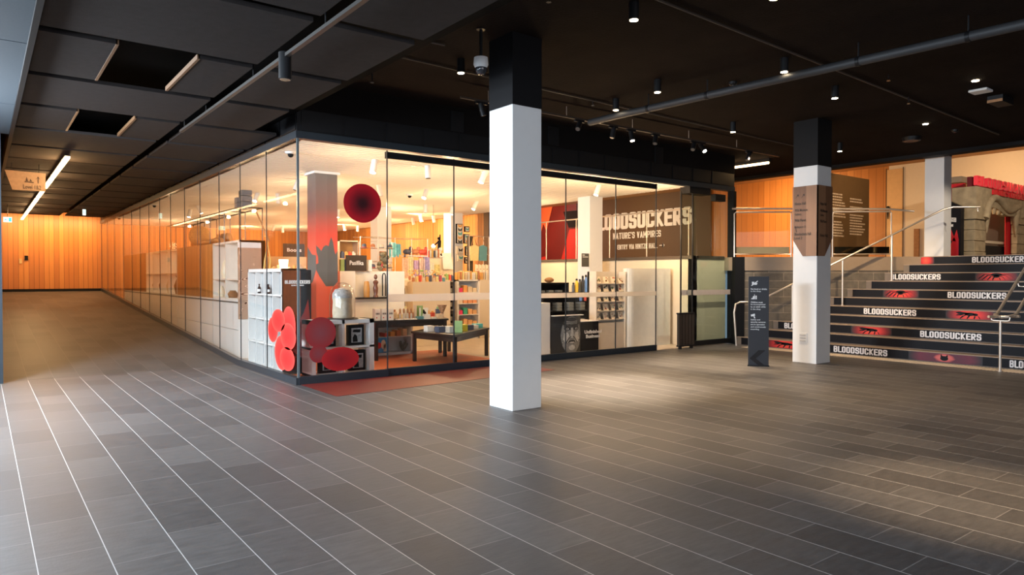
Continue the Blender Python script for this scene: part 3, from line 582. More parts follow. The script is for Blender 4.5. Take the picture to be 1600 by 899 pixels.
# balustrade along the shop side of the landing
t = thing('landing_balustrade', 'thin steel balustrade on top of the pale half wall inside the shop', 'balustrade', (12.28, 12, LZ))
b = MB(); b.tube([(12.28, 9.7, LZ+1.05), (12.28, 17.0, LZ+1.05)], .018, 8); b.build('top_rail', M_steel, t)
for k in range(7):
    b = MB(); y = 9.75+k*1.2; b.tube([(12.28, y, LZ), (12.28, y, LZ+1.05)], .012, 6); b.build('post', M_steel, t)

# ------------------------------------------------------------------ landing: writing, portal, props
t = thing('wall_lettering', 'huge pale exhibition title on the brown landing wall, seen through the shop', 'sign', (28.88, 25, 4))
X = 28.89
def wl(txt, yl, yr, z0, z1, bold=.045):
    b = MB(); block_text(b, txt, (X, yl, z0), (X, yr, z0), (X, yl, z1), (-.02, 0, 0), tt=bold); return b.build('lettering', M_letter, t)
wl('BLOODSUCKERS', 30.15, 22.75, 4.17, 5.08, .105); wl("NATURE'S VAMPIRES", 28.3, 24.75, 3.62, 3.98, .075); wl('ENTRY VIA HINTZE HALL', 27.95, 25.0, 3.02, 3.30, .075)
b = MB(); b.box(X-.02, X, 24.55, 24.85, 3.14, 3.18); b.slab([(X, 24.62, 3.28), (X, 24.66, 3.30), (X, 24.50, 3.16), (X, 24.66, 3.02), (X, 24.62, 3.04), (X, 24.56, 3.16)], (-.02, 0, 0)); b.build('arrow', M_letter, t)
t = thing('mural', 'red and orange bat mural on the landing wall, seen through the shop', 'mural', (28.85, 33, 4))
b = MB(); b.slab([(28.87, 35.9, 5.95), (28.87, 33.6, 5.95), (28.87, 34.2, 4.4), (28.87, 34.5, 4.9), (28.87, 34.8, 4.2), (28.87, 35.9, 4.0)], (-.01, 0, 0)); b.build('orange_sky', mat('orange_print', (.80, .18, .06), .5), t)
b = MB(); b.slab([(28.87, 33.0, 2.0), (28.87, 32.0, 4.4), (28.87, 30.75, 4.4), (28.87, 30.75, 2.0)], (-.01, 0, 0)); b.build('red_figure', mat('red_print', (.60, .03, .02), .5), t)
b = MB(); b.slab([(28.87, 35.2, 2.0), (28.87, 34.9, 2.7), (28.87, 34.3, 2.8), (28.87, 33.6, 2.0)], (-.01, 0, 0)); b.build('red_hill', mat('red_print'  , (.60, .03, .02), .5), t)
t = thing('wall_screen', 'black screen hanging over the red mural beyond the shop', 'screen', (28.7, 31.6, 5))
b = MB(); b.slab([(28.7, 32.4, 5.5), (28.7, 31.9, 4.5), (28.7, 30.6, 4.5), (28.7, 30.6, 5.5)], (.1, 0, 0)); b.build('screen_body', M_black, t)
b = MB(); b.tube([(28.75, 31.2, 5.5), (28.75, 31.2, UZ)], .03, 8); b.build('hanger', M_bmetal, t)
# text panel wall
t = thing('intro_panel', 'tall brown panel with two columns of pale exhibition text on the landing', 'panel', (18.5, 9.3, LZ))
b = MB(); b.box(17.2, 19.429, 9.3, 9.42, LZ, 4.16); b.build('board', mat('brown_panel', (.20, .105, .035), .6), t)
b = MB(); rng = random.Random(3); 
def tcol(x0, w, z, rows, wl_):
    for r in range(rows):
        if (wl_ == 0 and r in (9,)) or (wl_ == 1 and r in (2, 5)): continue
        x = x0; zz = z-r*.072; end = x0+w*(.72+.28*rng.random()); b = MB()
        while x < end:
            l = .03+.09*rng.random(); b.box(x, min(x+l, end), 9.295, 9.3, zz, zz+.036); x += l+.02
        b.build('text_line', mat('pale_peach_text', (.95, .70, .48), .5), t)
tcol(17.366, 0.78, 3.62, 16, 0); tcol(18.381, 0.835, 3.55, 14, 1)
# plain wall doors
for k, (y0, y1_, lab) in enumerate(((12.56, 13.171, ''),)):
    b = MB(); b.box(28.97, 29.0, y0, y1_, LZ, UZ-.15); o = struct('door_3', b, mat('orange_lit_door', (.70, .44, .20), .5))
    b = MB(); b.box(28.96, 28.97, y0-.03, y0, LZ, UZ-.1); b.box(28.96, 28.97, y1_, y1_+.03, LZ, UZ-.1); struct('trim_10', b, M_brownw)
b = MB(); b.ball((28.94, 13.103, 4.25), .07, 10, sc=(.2, 1, 1)); b.slab([(28.94, 13.066, 4.15), (28.94, 13.14, 4.15), (28.94, 13.115, 3.8), (28.94, 13.09, 3.8)], (-.01, 0, 0))
tag(b.build('restroom_pictogram', M_black), 'small black figure pictogram on the pale door beyond the landing', 'pictogram')
b = MB(); b.box(28.92, 29.0, 11.93, 12.116, LZ, 3.35); tag(b.build('low_timber_panel', M_timber, None), 'low orange timber panel against the wall behind the stair-top column', 'panel')
b = MB(); b.box(22.6, 22.95, 8.572, 8.762, LZ, 2.75); tag(b.build('orange_plinth', mat('orange_plinth', (.72, .32, .08), .5), None, .01), 'low orange box between the column and the dark poster stand', 'plinth')
# poster stand beside the portal
t = thing('poster_stand', 'dark upright poster stand with red artwork, left of the stone portal', 'sign', (23.2, 8.9, LZ))
px0, px1 = 8.446, 8.917
b = MB(); b.slab([(23.3, px0, LZ), (23.3, px1, LZ), (23.3, px1, 3.85), (23.3, px0, 3.60)], (.25, 0, 0)); b.build('panel', M_vinyl, t)
b = MB(); b.slab([(23.295, px0+.05, LZ), (23.295, px0+.45, LZ), (23.295, px0+.10, 2.9), (23.295, px0+.05, 2.6)], (-.004, 0, 0)); b.slab([(23.295, px1-.35, 2.55), (23.295, px1-.12, 2.6), (23.295, px1-.20, 2.95)], (-.004, 0, 0)); b.build('red_artwork', M_redpaint, t)
b = MB(); block_text(b, 'BLOODSUCKERS', (23.294, px1-.06, 3.17), (23.294, px0+.12, 3.13), (23.294, px1-.06, 3.30), (-.003, 0, 0)); b.box(23.29, 23.294, px0+.2, px1-.1, 3.0, 3.07); b.build('lettering', M_letter, t)
# stone portal with gum-like arch and fangs
PX, PY = 23.8, 8.24
t = thing('stone_portal', 'weathered stone portal with curved mouth-like arch and fangs at the stair top', 'portal', (PX, PY, LZ))
def zat(py, d): return 1.5+(433-py)/1089.5*d
XL = [PX, 25.238, 27.082, 29.586]
xq = lambda k: PX+k
ztop = 4.211
xo0 = 24.673; xo1 = 27.39; zo = 3.597; xend = 28.95
def blocky(bm_, x0, x1, z0, z1, k, dp=.18):
    h = (z1-z0)/k
    for i in range(k): bm_.box(x0, x1, PY+.012*(i % 2), PY+dp, z0+i*h, z0+(i+1)*h-.02)
b = MB(); blocky(b, PX, PX+.5, LZ, zo-.35, 4, .60); blocky(b, PX+.5, xo0, LZ, zo-.35, 4); b.box(PX+.02, PX+.45, PY+.03, PY+.58, LZ, zo-.3); b.box(PX+.45, xo0, PY+.03, PY+.16, LZ, zo-.3); b.build('left_pier', M_rock, t, .012)
b = MB(); blocky(b, xo1, min(xo1+1.1, 28.95), LZ, zo-.35, 4); b.box(xo1+.02, min(xo1+1.08, 28.9), PY+.03, PY+.16, LZ, zo-.3); b.build('right_pier', M_rock, t, .012)
b = MB(); n = 40; poly = [(PX-.05, zo-.36), (PX-.05, ztop), (xend, ztop), (xend, zo-.36), (xo1+.02, zo-.36)]
W_ = xo1-xo0
for i in range(n+1):
    u = 1-i/n; x = xo0+W_*u; z = zo-.05+.10*math.sin(u*math.pi*2+.4); poly.append((x, z))
poly.append((xo0-.02, zo-.36)); b.slab([(x, PY-.04, z) for x, z in poly], (0, .24, 0)); b.box(PX-.05, PX+.5, PY+.2, PY+.62, zo-.36, ztop); b.build('lintel', M_rock, t)
b = MB(); pts = []
for i in range(25):
    u = i/24; pts.append((xo0-.25+(W_+.5)*u, PY-.05, zo+.20+.16*math.cos((u-.25)*math.pi*2.6)-(.45*(abs(u-.5)*2)**8)))
b.tube(pts, .11, 10); b.build('gum_moulding', M_rock, t)
for k in range(2):
    xx = (xo0+.10, xo1-.10)[k]; b = MB(); b.lathe([(.02, -.75), (.08, -.45), (.14, -.1), (.15, .1)], (xx, PY+.02, zo), 10, sy=.8); b.build('fang', M_rock, t)
for k in range(7):
    xx = xo0+.3+k*(W_-.6)/6; b = MB(); b.lathe([(.05, -.14), (.09, -.05), (.09, .05)], (xx, PY+.02, zo), 8, sy=.7); b.build('tooth', M_rock, t)
t2 = thing('portal_sign', 'bright red three-dimensional exhibition title standing on the stone portal', 'sign', (PX, PY, ztop))
sz0, sz1 = ztop, 4.544
b = MB(); block_text(b, 'BLOODSUCKERS', (PX+.0, PY+.06, sz0+.02), (28.9, PY+.06, sz0+.02), (PX+.0, PY+.06, sz1), (0, -.10, 0), tt=.07); b.build('title_letters', M_redpaint2, t2)
b = MB(); b.box(PX-.02, 28.85, PY+.10, PY+.22, sz0, sz1-.03); b.build('backing', mat('dark_red_backing', (.11, .003, .008), .6), t2)
t2 = thing('portal_subtitle', 'smaller red raised subtitle fixed on the face of the stone portal', 'sign', (24.959, PY-.06, 4.033))
b = MB(); block_text(b, "NATURE'S VAMPIRES", (24.961, PY-.045, 4.043), (27.783, PY-.045, 4.043), (24.961, PY-.045, 4.201), (0, -.05, 0), tt=.085); b.build('letters', M_redpaint, t2)
b = MB(); b.box(24.6, 28.9, 8.55, 8.65, LZ, 2.491); tag(b.build('dark_counter', M_black), 'dark low counter seen through the portal opening', 'counter')
b = MB(); b.box(24.6, 28.9, 8.55, 8.65, 2.491+.08, 2.491+.16); tag(b.build('lit_handrail', mat('pale_rail', (.7, .6, .45), .4)), 'pale horizontal rail seen through the portal opening', 'rail')
b = MB(); b.box(24.45, 28.95, 8.88, 8.95, LZ, 4.3); tag(b.build('portal_back_screen', mat('taupe_screen', (.20, .16, .12), .6)), 'taupe screen wall behind the portal opening', 'screen wall')
b = MB(); b.box(27.023, 27.972, 8.47, 8.49, LZ, 4.2); tag(b.build('red_banner', M_redpaint), 'tall bright red banner standing inside the portal opening', 'banner')
b = MB(); b.box(24.6, 24.75, 8.838, 9.424, LZ, 4.435); tag(b.build('red_screen', M_redpaint), 'tall red screen standing behind the left side of the portal', 'screen')
b = MB(); b.box(24.8, 28.9, 8.98, 9.9, 4.505, 4.689); tag(b.build('grey_bulkhead', mat('grey_beige', (.30, .24, .17), .6)), 'grey-beige box beam behind the red sign letters', 'beam')
# ------------------------------------------------------------------ ceiling services
def downlight(x, y, k, label, real=True, power=55, ang=62, size=1.0, z=4.2):
    t = thing('downlight', label, 'ceiling light', (x, y, z), 'black cylinder downlights')
    b = MB(); b.lathe([(.05*size, -.17), (.05*size, 0)], (x, y, z), 16); b.build('housing', M_bmetal, t)
    b = MB(); b.lathe([(.041*size, -.176), (.041*size, -.171)], (x, y, z), 16); b.build('lamp_face', M_lamp, t)
    if real: light('SPOT', 'downlight_lamp', (x, y, z-.20), power, WARM, .04, aim=(x, y, 0), angle=ang, blend=.8)
dl = [(5.15, 4.769, 'lit black downlight nearest above the large white column, right side'), (7.42, 6.432, 'lit black downlight between the diagonal duct and the thin pipe'),
      (7.93, 4.845, 'lit black downlight just before the diagonal duct'), (9.665, 5.119, 'lit black downlight above the sleeved column'),
      (4.775, 7.303, 'lit black downlight left of the hanging dome camera'), (10.504, 7.391, 'lit black downlight near the right end of the shop fascia'),
      (7.711, 7.503, 'lit downlight above the middle of the spotlight track'), (5.765, 3.628, 'downlight cut by the top edge of the view'),
      (13.835, 7.215, 'lit downlight right behind the sleeved column')]
for k, (x, y, lab) in enumerate(dl): downlight(x, y, k, lab, power=(300, 420, 420, 300, 160, 700, 420, 300, 200)[k], ang=50)
for k, (x, y, lab) in enumerate(((10.922, 3.795, 'small recessed lit downlight beside the white access point'), (13.322, 5.402, 'small recessed lit downlight near the round speaker'))):
    b = MB(); b.lathe([(.045, -.01), (.045, 0)], (x, y, 4.2), 14); tag(b.build('recessed_downlight', M_lamp), lab, 'ceiling light', 'recessed downlights')
    light('SPOT', 'recessed_lamp', (x, y, 4.17), 150, WARM, .04, aim=(x, y, 0), angle=70, blend=.8)
light('SPOT', 'foyer_lamp_out_of_view', (5.6, 1.2, 4.0), 900, WARM, .05, aim=(5.35, 1.8, 0), angle=34, blend=.9)
light('SPOT', 'foyer_lamp_out_of_view', (9.0, 1.5, 4.0), 300, WARM, .05, aim=(8.2, 2.4, 0), angle=60, blend=.7)

def spot_lamp(p, aim, m=M_bmetal, lit=False, name='spotlight', label='', group='', r=.045, L=.17, arm=.05, power=0, block=False, face=True):
    """cylinder spotlight hanging at p and turned to aim"""
    t = thing(name, label, 'spotlight', p, group); P0 = Vector(p); d = (Vector(aim)-P0).normalized()
    b = MB()
    if block: b.box(p[0]-.10, p[0]+.10, p[1]-.02, p[1]+.02, p[2]-.035, p[2])
    b.tube([P0, P0+Vector((0, 0, -arm))], .012, 8); b.build('mount', m, t)
    c = P0+Vector((0, 0, -arm)); a = c-d*L*.30; e = c+d*L*.75
    b = MB(); b.tube([a, e], r, 16); b.build('housing', m, t)
    b = MB(); b.tube([e+d*.001, e+d*.006], r*.84, 16); b.build('lamp_face', M_lampw if lit else mat('unlit_lens', (.10, .09, .08), .2), t)
    if power: light('SPOT', 'spot_lamp', tuple(e+d*.03), power, WARMW, .03, aim=aim, angle=60, blend=.6)
    return t
# spotlight track in front of the shop
TY, TZ = 8.3, 4.02
t = thing('light_track', 'long thin black spotlight track hung in front of the shop fascia', 'light track', (9.4, TY, TZ))
b = MB(); b.box(5.42, 13.4, TY-.018, TY+.018, TZ, TZ+.03); b.build('track_bar', mat('brown_black_track', (.06, .045, .035), .35), t)
for px in (7.421, 8.935, 10.442, 11.919, 5.9):
    b = MB(); b.tube([(px, TY, TZ+.03), (px, TY, 4.2)], .006, 6); b.build('suspension_wire', M_steel, t)
for k, (x, aim, lit, lab) in enumerate(((5.778, (.15, -.05, -.6), False, 'unlit black spotlight just left of the large white column'), (7.697, (-.5, -.3, -.6), False, 'tilted black spotlight, first to the right of the large white column'),
        (8.469, (-.12, 0, -.6), False, 'upright black spotlight left of the first lit one on the track'), (8.904, (0, -.15, -.6), True, 'lit spotlight, left one of two on the hanging track'),
        (9.526, (-.3, -.2, -.6), False, 'dark spotlight between the two lit ones, nearer the left one'), (10.593, (-.45, -.2, -.6), False, 'dark tilted spotlight directly beside the right lit one'),
        (10.82, (-.05, -.45, -.6), True, 'lit spotlight, right one of two on the hanging track'), (12.333, (-.3, 0, -.6), False, 'dark spotlight at the far right end of the hanging track'))):
    p = (x, TY, TZ); spot_lamp(p, (x+aim[0], TY+aim[1], TZ+aim[2]), lit=lit, label=lab, group='spotlights on the hanging track', block=True, power=260 if lit else 0, arm=.07, r=.042)
# corridor track
t = thing('light_track', 'black track with a thin bright edge below the corridor ceiling panels', 'light track', (2.2, 5, 3.42))
b = MB(); b.box(2.13, 2.17, -2, 10.1, 3.42, 3.45); b.build('track_bar', mat('worn_track_edge', (.045, .040, .036), .45, metal=.3), t)
for y in (3.4, 5.2, 7.0, 8.8, 9.9):
    b = MB(); b.tube([(2.15, y, 3.45), (2.15, y, 3.74)], .006, 6); b.build('suspension_wire', M_bmetal, t)
spot_lamp((2.15, 6.108, 3.42), (2.15, 6.108, 2), label='single black cylinder spotlight hanging from the corridor track', group='corridor track light', r=.055, L=.22, arm=.02)
# hanging dome camera
cx, cy = 4.366, 6.28
t = thing('security_camera', 'white dome camera hanging on a black pole left of the large column', 'security camera', (cx, cy, 4.2), 'security cameras')
b = MB(); b.tube([(cx, cy, 4.2), (cx, cy, 3.90)], .018, 10); b.lathe([(.05, -.012), (.05, 0)], (cx, cy, 4.2), 14); b.build('pole', M_bmetal, t)
b = MB(); b.lathe([(.03, 0), (.076, -.015), (.082, -.09), (.064, -.125)], (cx, cy, 3.90), 24); b.build('housing', M_white, t)
b = MB(); b.lathe([(.064, -.125), (.060, -.165), (.040, -.195), (.002, -.205)], (cx, cy, 3.90), 24); b.build('dome', mat('smoked_dome', (.04, .04, .045), .08), t)
# duct, pipes, speakers, access points
t = thing('duct', 'long dark round duct crossing the black ceiling', 'duct', (8, 5, 3.98))
b = MB(); b.tube([(7.83, 8.2, 3.98), (7.84, 7.6, 3.98), (8.19, 2.2, 3.98), (8.5, -3, 3.98)], .052, 14); b.build('pipe', mat('dark_grey_duct', (.035, .035, .037), .55), t)
for y in (7.0, 6.0, 4.0, 2.9):
    b = MB(); x = 7.84+(7.6-y)*.065; b.tube([(x, y, 3.99), (x, y, 4.199)], .01, 6); b.lathe([(.058, -.02), (.058, .02)], (0, 0, 0), 12)
    b.v[-24:] = [(x+v[0], y+v[2], 3.98+v[1]) for v in b.v[-24:]]; b.build('clamp', M_bmetal, t)
for k, (pts, lab) in enumerate((([(3.45, 6.98, 4.178), (4.3, 6.92, 4.178)], 'thin dark pipe running to the hanging dome camera'), ([(3.3, 7.6, 4.178), (13.5, 7.9, 4.178)], 'thin dark sprinkler pipe above the spotlight track'), ([(4.2, 4.5, 4.178), (15.3, 4.92, 4.178)], 'thin dark sprinkler pipe crossing the ceiling at the right'))):
    b = MB(); b.tube(pts, .013, 8); tag(b.build('sprinkler_pipe', mat('brown_pipe', (.045, .035, .03), .4)), lab, 'pipe', 'thin ceiling pipes')
for k, (x, y, L, lab) in enumerate(((3.898, 7.975, .26, 'sprinkler head hanging left of the shop fascia middle'), (4.293, 5.055, .08, 'sprinkler head at the top edge right of the large column'), (11.1, 4.74, .08, 'sprinkler head on the right ceiling pipe'), (7.466, 7.75, .06, 'sprinkler head beside the downlight over the spotlight track'), (9.659, 4.381, .06, 'sprinkler head between duct and access point'))):
    t = thing('sprinkler', lab, 'sprinkler', (x, y, 4.2), 'ceiling sprinklers')
    b = MB(); b.tube([(x, y, 4.2), (x, y, 4.2-L)], .009, 8); b.build('drop_pipe', M_bmetal, t)
    b = MB(); b.lathe([(.02, -.02), (.014, -.01), (.008, 0)], (x, y, 4.2-L), 10); b.lathe([(.026, -.032), (.026, -.029)], (x, y, 4.2-L), 10); b.build('head', M_chrome, t)
x, y = 14.387, 6.085
t = thing('ceiling_speaker', 'round dark ceiling speaker with pale ring', 'speaker', (x, y, 4.2)); b = MB(); b.lathe([(.16, -.07), (.17, 0)], (x, y, 4.2), 24); b.build('can', M_bmetal, t)
b = MB(); b.lathe([(.13, -.08), (.13, -.07)], (x, y, 4.2), 24); b.build('grille', mat('brown_grille', (.18, .10, .06), .6), t)
x, y = 11.536, 3.942
t = thing('wireless_access_point', 'small white square access point on the black ceiling', 'access point', (x, y, 4.2)); b = MB(); b.box(x-.12, x+.12, y-.12, y+.12, 4.165, 4.2); b.build('body', M_white, t, .01)
x, y = 12.268, 3.928
t = thing('ceiling_sensor_bar', 'dark rectangular ceiling unit with orange lit edge beside the access point', 'ceiling unit', (x, y, 4.2)); b = MB(); b.box(x-.22, x+.22, y-.1, y+.1, 4.1, 4.2); b.build('body', M_bmetal, t); b = MB(); b.box(x-.23, x-.22, y-.1, y+.1, 4.1, 4.14); b.build('edge', M_timber, t)
for k, (px, py, lab) in enumerate(((8.339, 5.871, 'small dark smoke detector beyond the diagonal duct'), (14.276, 5.285, 'small dark smoke detector at the right of the ceiling speaker'))):
    t = thing('smoke_detector', lab, 'smoke detector', (px, py, 4.2), 'smoke detectors'); b = MB(); b.lathe([(.03, -.05), (.055, -.03), (.06, 0)], (px, py, 4.2), 16); b.build('body', M_bmetal, t); b = MB(); b.lathe([(.012, -.058), (.012, -.05)], (px, py, 4.2), 8); b.build('lens', M_chrome, t)
# linear lights
for k, (y0, y1_) in enumerate(((13.236, 16.103), (16.267, 18.121), (18.897, 20.418), (20.678, 28.6))):
    t = thing('linear_light', ['nearest long lit linear tube of the corridor ceiling', 'second lit linear tube of the corridor, shorter', 'third lit linear tube of the corridor, shortest', 'farthest lit linear tube ending at the timber wall'][k], 'ceiling light', (1.17, y0, 3.5), 'linear lights of the corridor')
    b = MB(); b.box(1.10, 1.17, y0, y1_, 3.40, 3.43); b.build('diffuser', M_tube, t); b = MB(); b.box(1.095, 1.175, y0, y1_, 3.43, 3.45); b.tube([(1.135, y0+.3, 3.45), (1.135, y0+.3, 3.52)], .006, 6); b.tube([(1.135, y1_-.3, 3.45), (1.135, y1_-.3, 3.52)], .006, 6); b.build('channel', M_bmetal, t)
t = thing('linear_light', 'short lit linear tube near the beam over the landing', 'ceiling light', (14.33, 9.6, 4.1)); b = MB(); b.tube([(14.209, 10.029, 4.08), (14.245, 9.072, 4.08)], .028, 8); b.build('diffuser', M_tube, t)
b = MB(); b.box(14.30, 14.38, 9.1, 10.2, 4.11, 4.2); b.build('channel', M_bmetal, t)
light('AREA', 'landing_linear_lamp', (14.3, 9.6, 4.02), 40, ORANGE, .1, 1, aim=(14.3, 9.6, 0))
# timber wall washer (unseen area lamp added near the ceiling)
light('AREA', 'wall_washer', (2.0, 28.1, 3.48), 75, ORANGE, 3.0, .12, aim=(2.0, 29.0, 2.0))
for y in (15, 18, 21, 24, 27): light('SPOT', 'corridor_fill', (2.2, y, 3.4), 60, ORANGE, .03, aim=(1.6, y, 0), angle=120)  # row of unseen spots added as corridor fill, no fittings
for y in (14.2, 16.6, 19, 21.4, 23.8, 26.2): light('POINT', 'linear_lamp', (1.135, y, 3.25), 42, ORANGE, .04)
# corridor: hanging sign, exit signs, small door fittings
t = thing('hanging_sign', 'pale timber sign panel with arrow and pictogram under the corridor ceiling', 'sign', (.8, 15.2, 3.1))
sa, sb, sc, sd = (0.363, 15.2, 3.381), (0.964, 15.2, 3.366), (0.96, 15.2, 3.042), (0.47, 15.2, 3.04)
b = MB(); b.slab([sa, sb, sc, sd], (0, .03, 0)); b.build('panel', mat('pale_timber_panel', (.45, .30, .18), .5, noise=.15, nscale=20), t)
b = MB(); X0, X1, Z0, Z1 = sa[0], sb[0], sc[2], sa[2]; w_ = X1-X0; h_ = Z1-Z0
q = lambda u, v: (X0+u*w_, 15.195, Z0+v*h_)
text_on(b, 'Level 1&2', q(.44, .08), q(.88, .06), q(.44, .30), (0, -.004, 0), .0)
b.slab([q(.48, .42), q(.70, .40), q(.70, .45), q(.48, .47)], (0, -.004, 0)); b.slab([q(.50, .48), q(.56, .48), q(.53, .72)], (0, -.004, 0)); b.slab([q(.60, .48), q(.66, .47), q(.62, .62)], (0, -.004, 0))
b.slab([q(.80, .40), q(.82, .40), q(.82, .70), q(.80, .70)], (0, -.004, 0)); b.slab([q(.75, .60), q(.81, .76), q(.87, .58), q(.81, .70)], (0, -.004, 0)); b.build('lettering', mat('brown_ink', (.07, .04, .025), .6), t)
b = MB(); b.tube([(sa[0]+.1, 15.21, sa[2]), (sa[0]+.1, 15.21, 3.52)], .006, 6); b.tube([(sb[0]-.1, 15.21, sb[2]-.05), (sb[0]-.1, 15.21, 3.52)], .006, 6); b.build('hangers', M_bmetal, t)
M_green = mat('lit_green_sign', (.0, .5, .4), .4, emis=(.0, .75, .62), es=1.2, noise=0); M_signw = mat('lit_white_sign', (.9, 1, .95), .4, emis=(.75, 1, .95), es=1.3, noise=0)
def exit_sign(p0, p1, ya, lab):
    t = thing('exit_sign', lab, 'exit sign', (p0[0], ya, p1[2]), 'green exit signs'); x0, z1_, x1, z0_ = p0[0], p0[2], p1[0], p1[2]; m_ = (x0+x1)/2
    b = MB(); b.box(x0, x1, ya, ya+.05, z0_, z1_); b.build('housing', M_signw, t)
    b = MB(); b.box(m_+.02, x1-.01, ya-.006, ya, z0_+.01, z1_-.01); b.build('green_field', M_green, t)
    b = MB(); hh = z1_-z0_; b.ball((x0+(m_-x0)*.55, ya-.005, z1_-hh*.22), hh*.08, 8); b.slab([(x0+.3*(m_-x0), ya-.004, z1_-hh*.35), (x0+.7*(m_-x0), ya-.004, z1_-hh*.35), (x0+.8*(m_-x0), ya-.004, z0_+hh*.12), (x0+.5*(m_-x0), ya-.004, z0_+hh*.4), (x0+.2*(m_-x0), ya-.004, z0_+hh*.12)], (0, -.003, 0)); b.build('running_figure', M_green, t)
    b = MB(); b.tube([(m_, ya+.025, z1_), (m_, ya+.025, 3.53)], .01, 6); b.build('stem', M_bmetal, t)
exit_sign((0.532, 24, 3.153), (0.725, 24, 3.02), 24, 'green and white exit sign at the left edge of the corridor')
exit_sign((2.422, 24, 3.474), (2.501, 24, 3.309), 24, 'narrow lit exit sign seen nearly edge on under the corridor ceiling')
for k, (px, w, lab) in enumerate((((1.263, 28.97, 2.131), .05, 'small dark keypad on the timber end wall'), ((1.101, 28.97, 2.02), .035, 'small brass lock plate on the timber end wall'))):
    b = MB(); b.box(px[0]-w, px[0]+w, 28.96, 29, px[2]-.08, px[2]+.08); b.box(px[0]-w*.5, px[0]+w*.5, 28.955, 28.96, px[2]-.04, px[2]+.04); tag(b.build(['keypad', 'lock_plate'][k], [M_black, mat('brass', (.5, .33, .12), .3, metal=1)][k]), lab, ['keypad', 'lock plate'][k])
# red discs stuck on the glass
def disc(name, face, cx, cz, rx, rz_, m, lab, rot=0, lift=0):
    pts = ell(cx, cz, rx, rz_, rot=rot); b = MB()
    if face == 'B': b.slab([(a, GY-.009-lift, c) for a, c in pts], (0, -.003, 0))
    else: b.slab([(GX-.009-lift, a, c) for a, c in pts], (-.003, 0, 0))
    return tag(b.build(name, m), lab, 'decal', 'red disc decals on the glass')
def ed(face, e, m, lab, lift): disc('glass_decal', face, e[0], e[1], e[2], e[3], m, lab, 0, lift)
ed('B', (4.447, 2.567, 0.297, 0.284), M_reddisc, 'large dark red round decal high on the corner glass pane', 0)
ed('B', (3.803, 0.706, 0.225, 0.221), M_mauve, 'mauve red round decal low on the front glass, above the red ellipse', 0)
ed('B', (3.768, 0.413, 0.131, 0.126), M_mauve, 'small mauve red round decal at the left of the bright red ellipse', .004)
ed('B', (4.093, 0.318, 0.282, 0.17), M_redell, 'wide bright red elliptical decal low on the front glass', .008)
ed('A', (10.452, 0.704, 0.215, 0.187), M_pink, 'leftmost narrow pink red decal petal on the side glass', 0)
ed('A', (10.059, 0.392, 0.296, 0.252), M_pink, 'long pink red decal petal at the lower left of the cluster', .004)
ed('A', (9.762, 0.784, 0.27, 0.291), M_pink, 'tall pink red decal petal at the upper right of the cluster', .004)
ed('A', (10.18, 0.855, 0.288, 0.165), M_pink, 'pink red round decal at the top left of the petal cluster', .009)
ed('A', (9.777, 0.647, 0.309, 0.191), M_pink, 'pink red round decal in the middle of the petal cluster', .009)
ed('A', (9.823, 0.324, 0.299, 0.169), M_pink, 'front pink red decal petal at the bottom of the cluster', .009)

# ------------------------------------------------------------------ shop interior
# lights: ceiling spots as fittings only; unseen point lamps added for general shop lighting
def colr(rng, pal): return rng.choice(pal)
spots = [((5.125, 10.406, 3.4), (-.25, -.1, -1), 1, 'white ceiling spotlight between the graphic column and the big red disc'), ((6.116, 10.398, 3.4), (.0, -.1, -1), 0, 'white upright ceiling spotlight right of the big red disc'),
         ((7.272, 10.347, 3.4), (-.45, .1, -1), 1, 'white tilted spotlight beside the large white column'), ((7.748, 13.231, 3.4), (-.5, -.2, -1), 1, 'glowing white spotlight in the middle of the shop ceiling'),
         ((9.386, 16.063, 3.4), (0, 0, -1), 0, 'short white spotlight just behind the glowing one'), ((6.633, 13.267, 3.4), (.35, .1, -1), 0, 'white spotlight partly behind the big red disc'),
         ((11.206, 20, 3.4), (.2, 0, -1), 0, 'far white spotlight, left one of a row of three'), ((10.704, 18.628, 3.4), (.2, 0, -1), 1, 'far white spotlight, middle one of a row of three'),
         ((11.248, 18.781, 3.4), (.2, 0, -1), 0, 'far white spotlight, right one of a row of three'), ((10.227, 16.066, 3.4), (-.2, .1, -1), 1, 'white spotlight before the butterfly column'),
         ((10.01, 14.613, 3.4), (-.5, .1, -1), 1, 'tilted white spotlight right of the butterfly column'), ((10.581, 23.941, 3.4), (.2, .1, -1), 1, 'far small spotlight right of the graphic column'),
         ((11.249, 24.245, 3.4), (0, .1, -1), 0, 'far small spotlight next to the dark strip'), ((8.11, 18.783, 3.4), (-.1, 0, -1), 1, 'lit spotlight peeping past the graphic column'),
         ((10.224, 10.441, 3.4), (-.35, .1, -1), 1, 'white tilted spotlight above the white shop column'), ((5.034, 16.142, 3.4), (-.5, -.3, -1), 1, 'lit spotlight above the metal display frame'),
         ((5.447, 15.986, 3.4), (.1, .1, -1), 0, 'pale spotlight right of the metal display frame'), ((4.979, 13.428, 3.4), (-.35, .1, -1), 0, 'tilted spotlight behind the glass corner'),
         ((4.759, 21.287, 3.4), (-.2, 0, -1), 1, 'lit spotlight far down the ramp side, left of a pair'), ((4.68, 20.001, 3.4), (.4, 0, -1), 1, 'lit spotlight far down the ramp side, right of a pair'),
         ((8.744, 26.105, 3.4), (-.4, 0, -1), 0, 'faint far spotlight, left of a pair behind the side glass'), ((9.223, 26.588, 3.4), (.1, 0, -1), 0, 'faint far spotlight, right of a pair behind the side glass')]
for p, d, lit, lab in spots:
    p = (p[0], p[1], 3.40); spot_lamp(p, (p[0]+d[0], p[1]+d[1], p[2]+d[2]), m=M_white, lit=bool(lit), label=lab, group='white ceiling spotlights of the shop', r=.052, L=.24, arm=.04)
SHOPL = .62
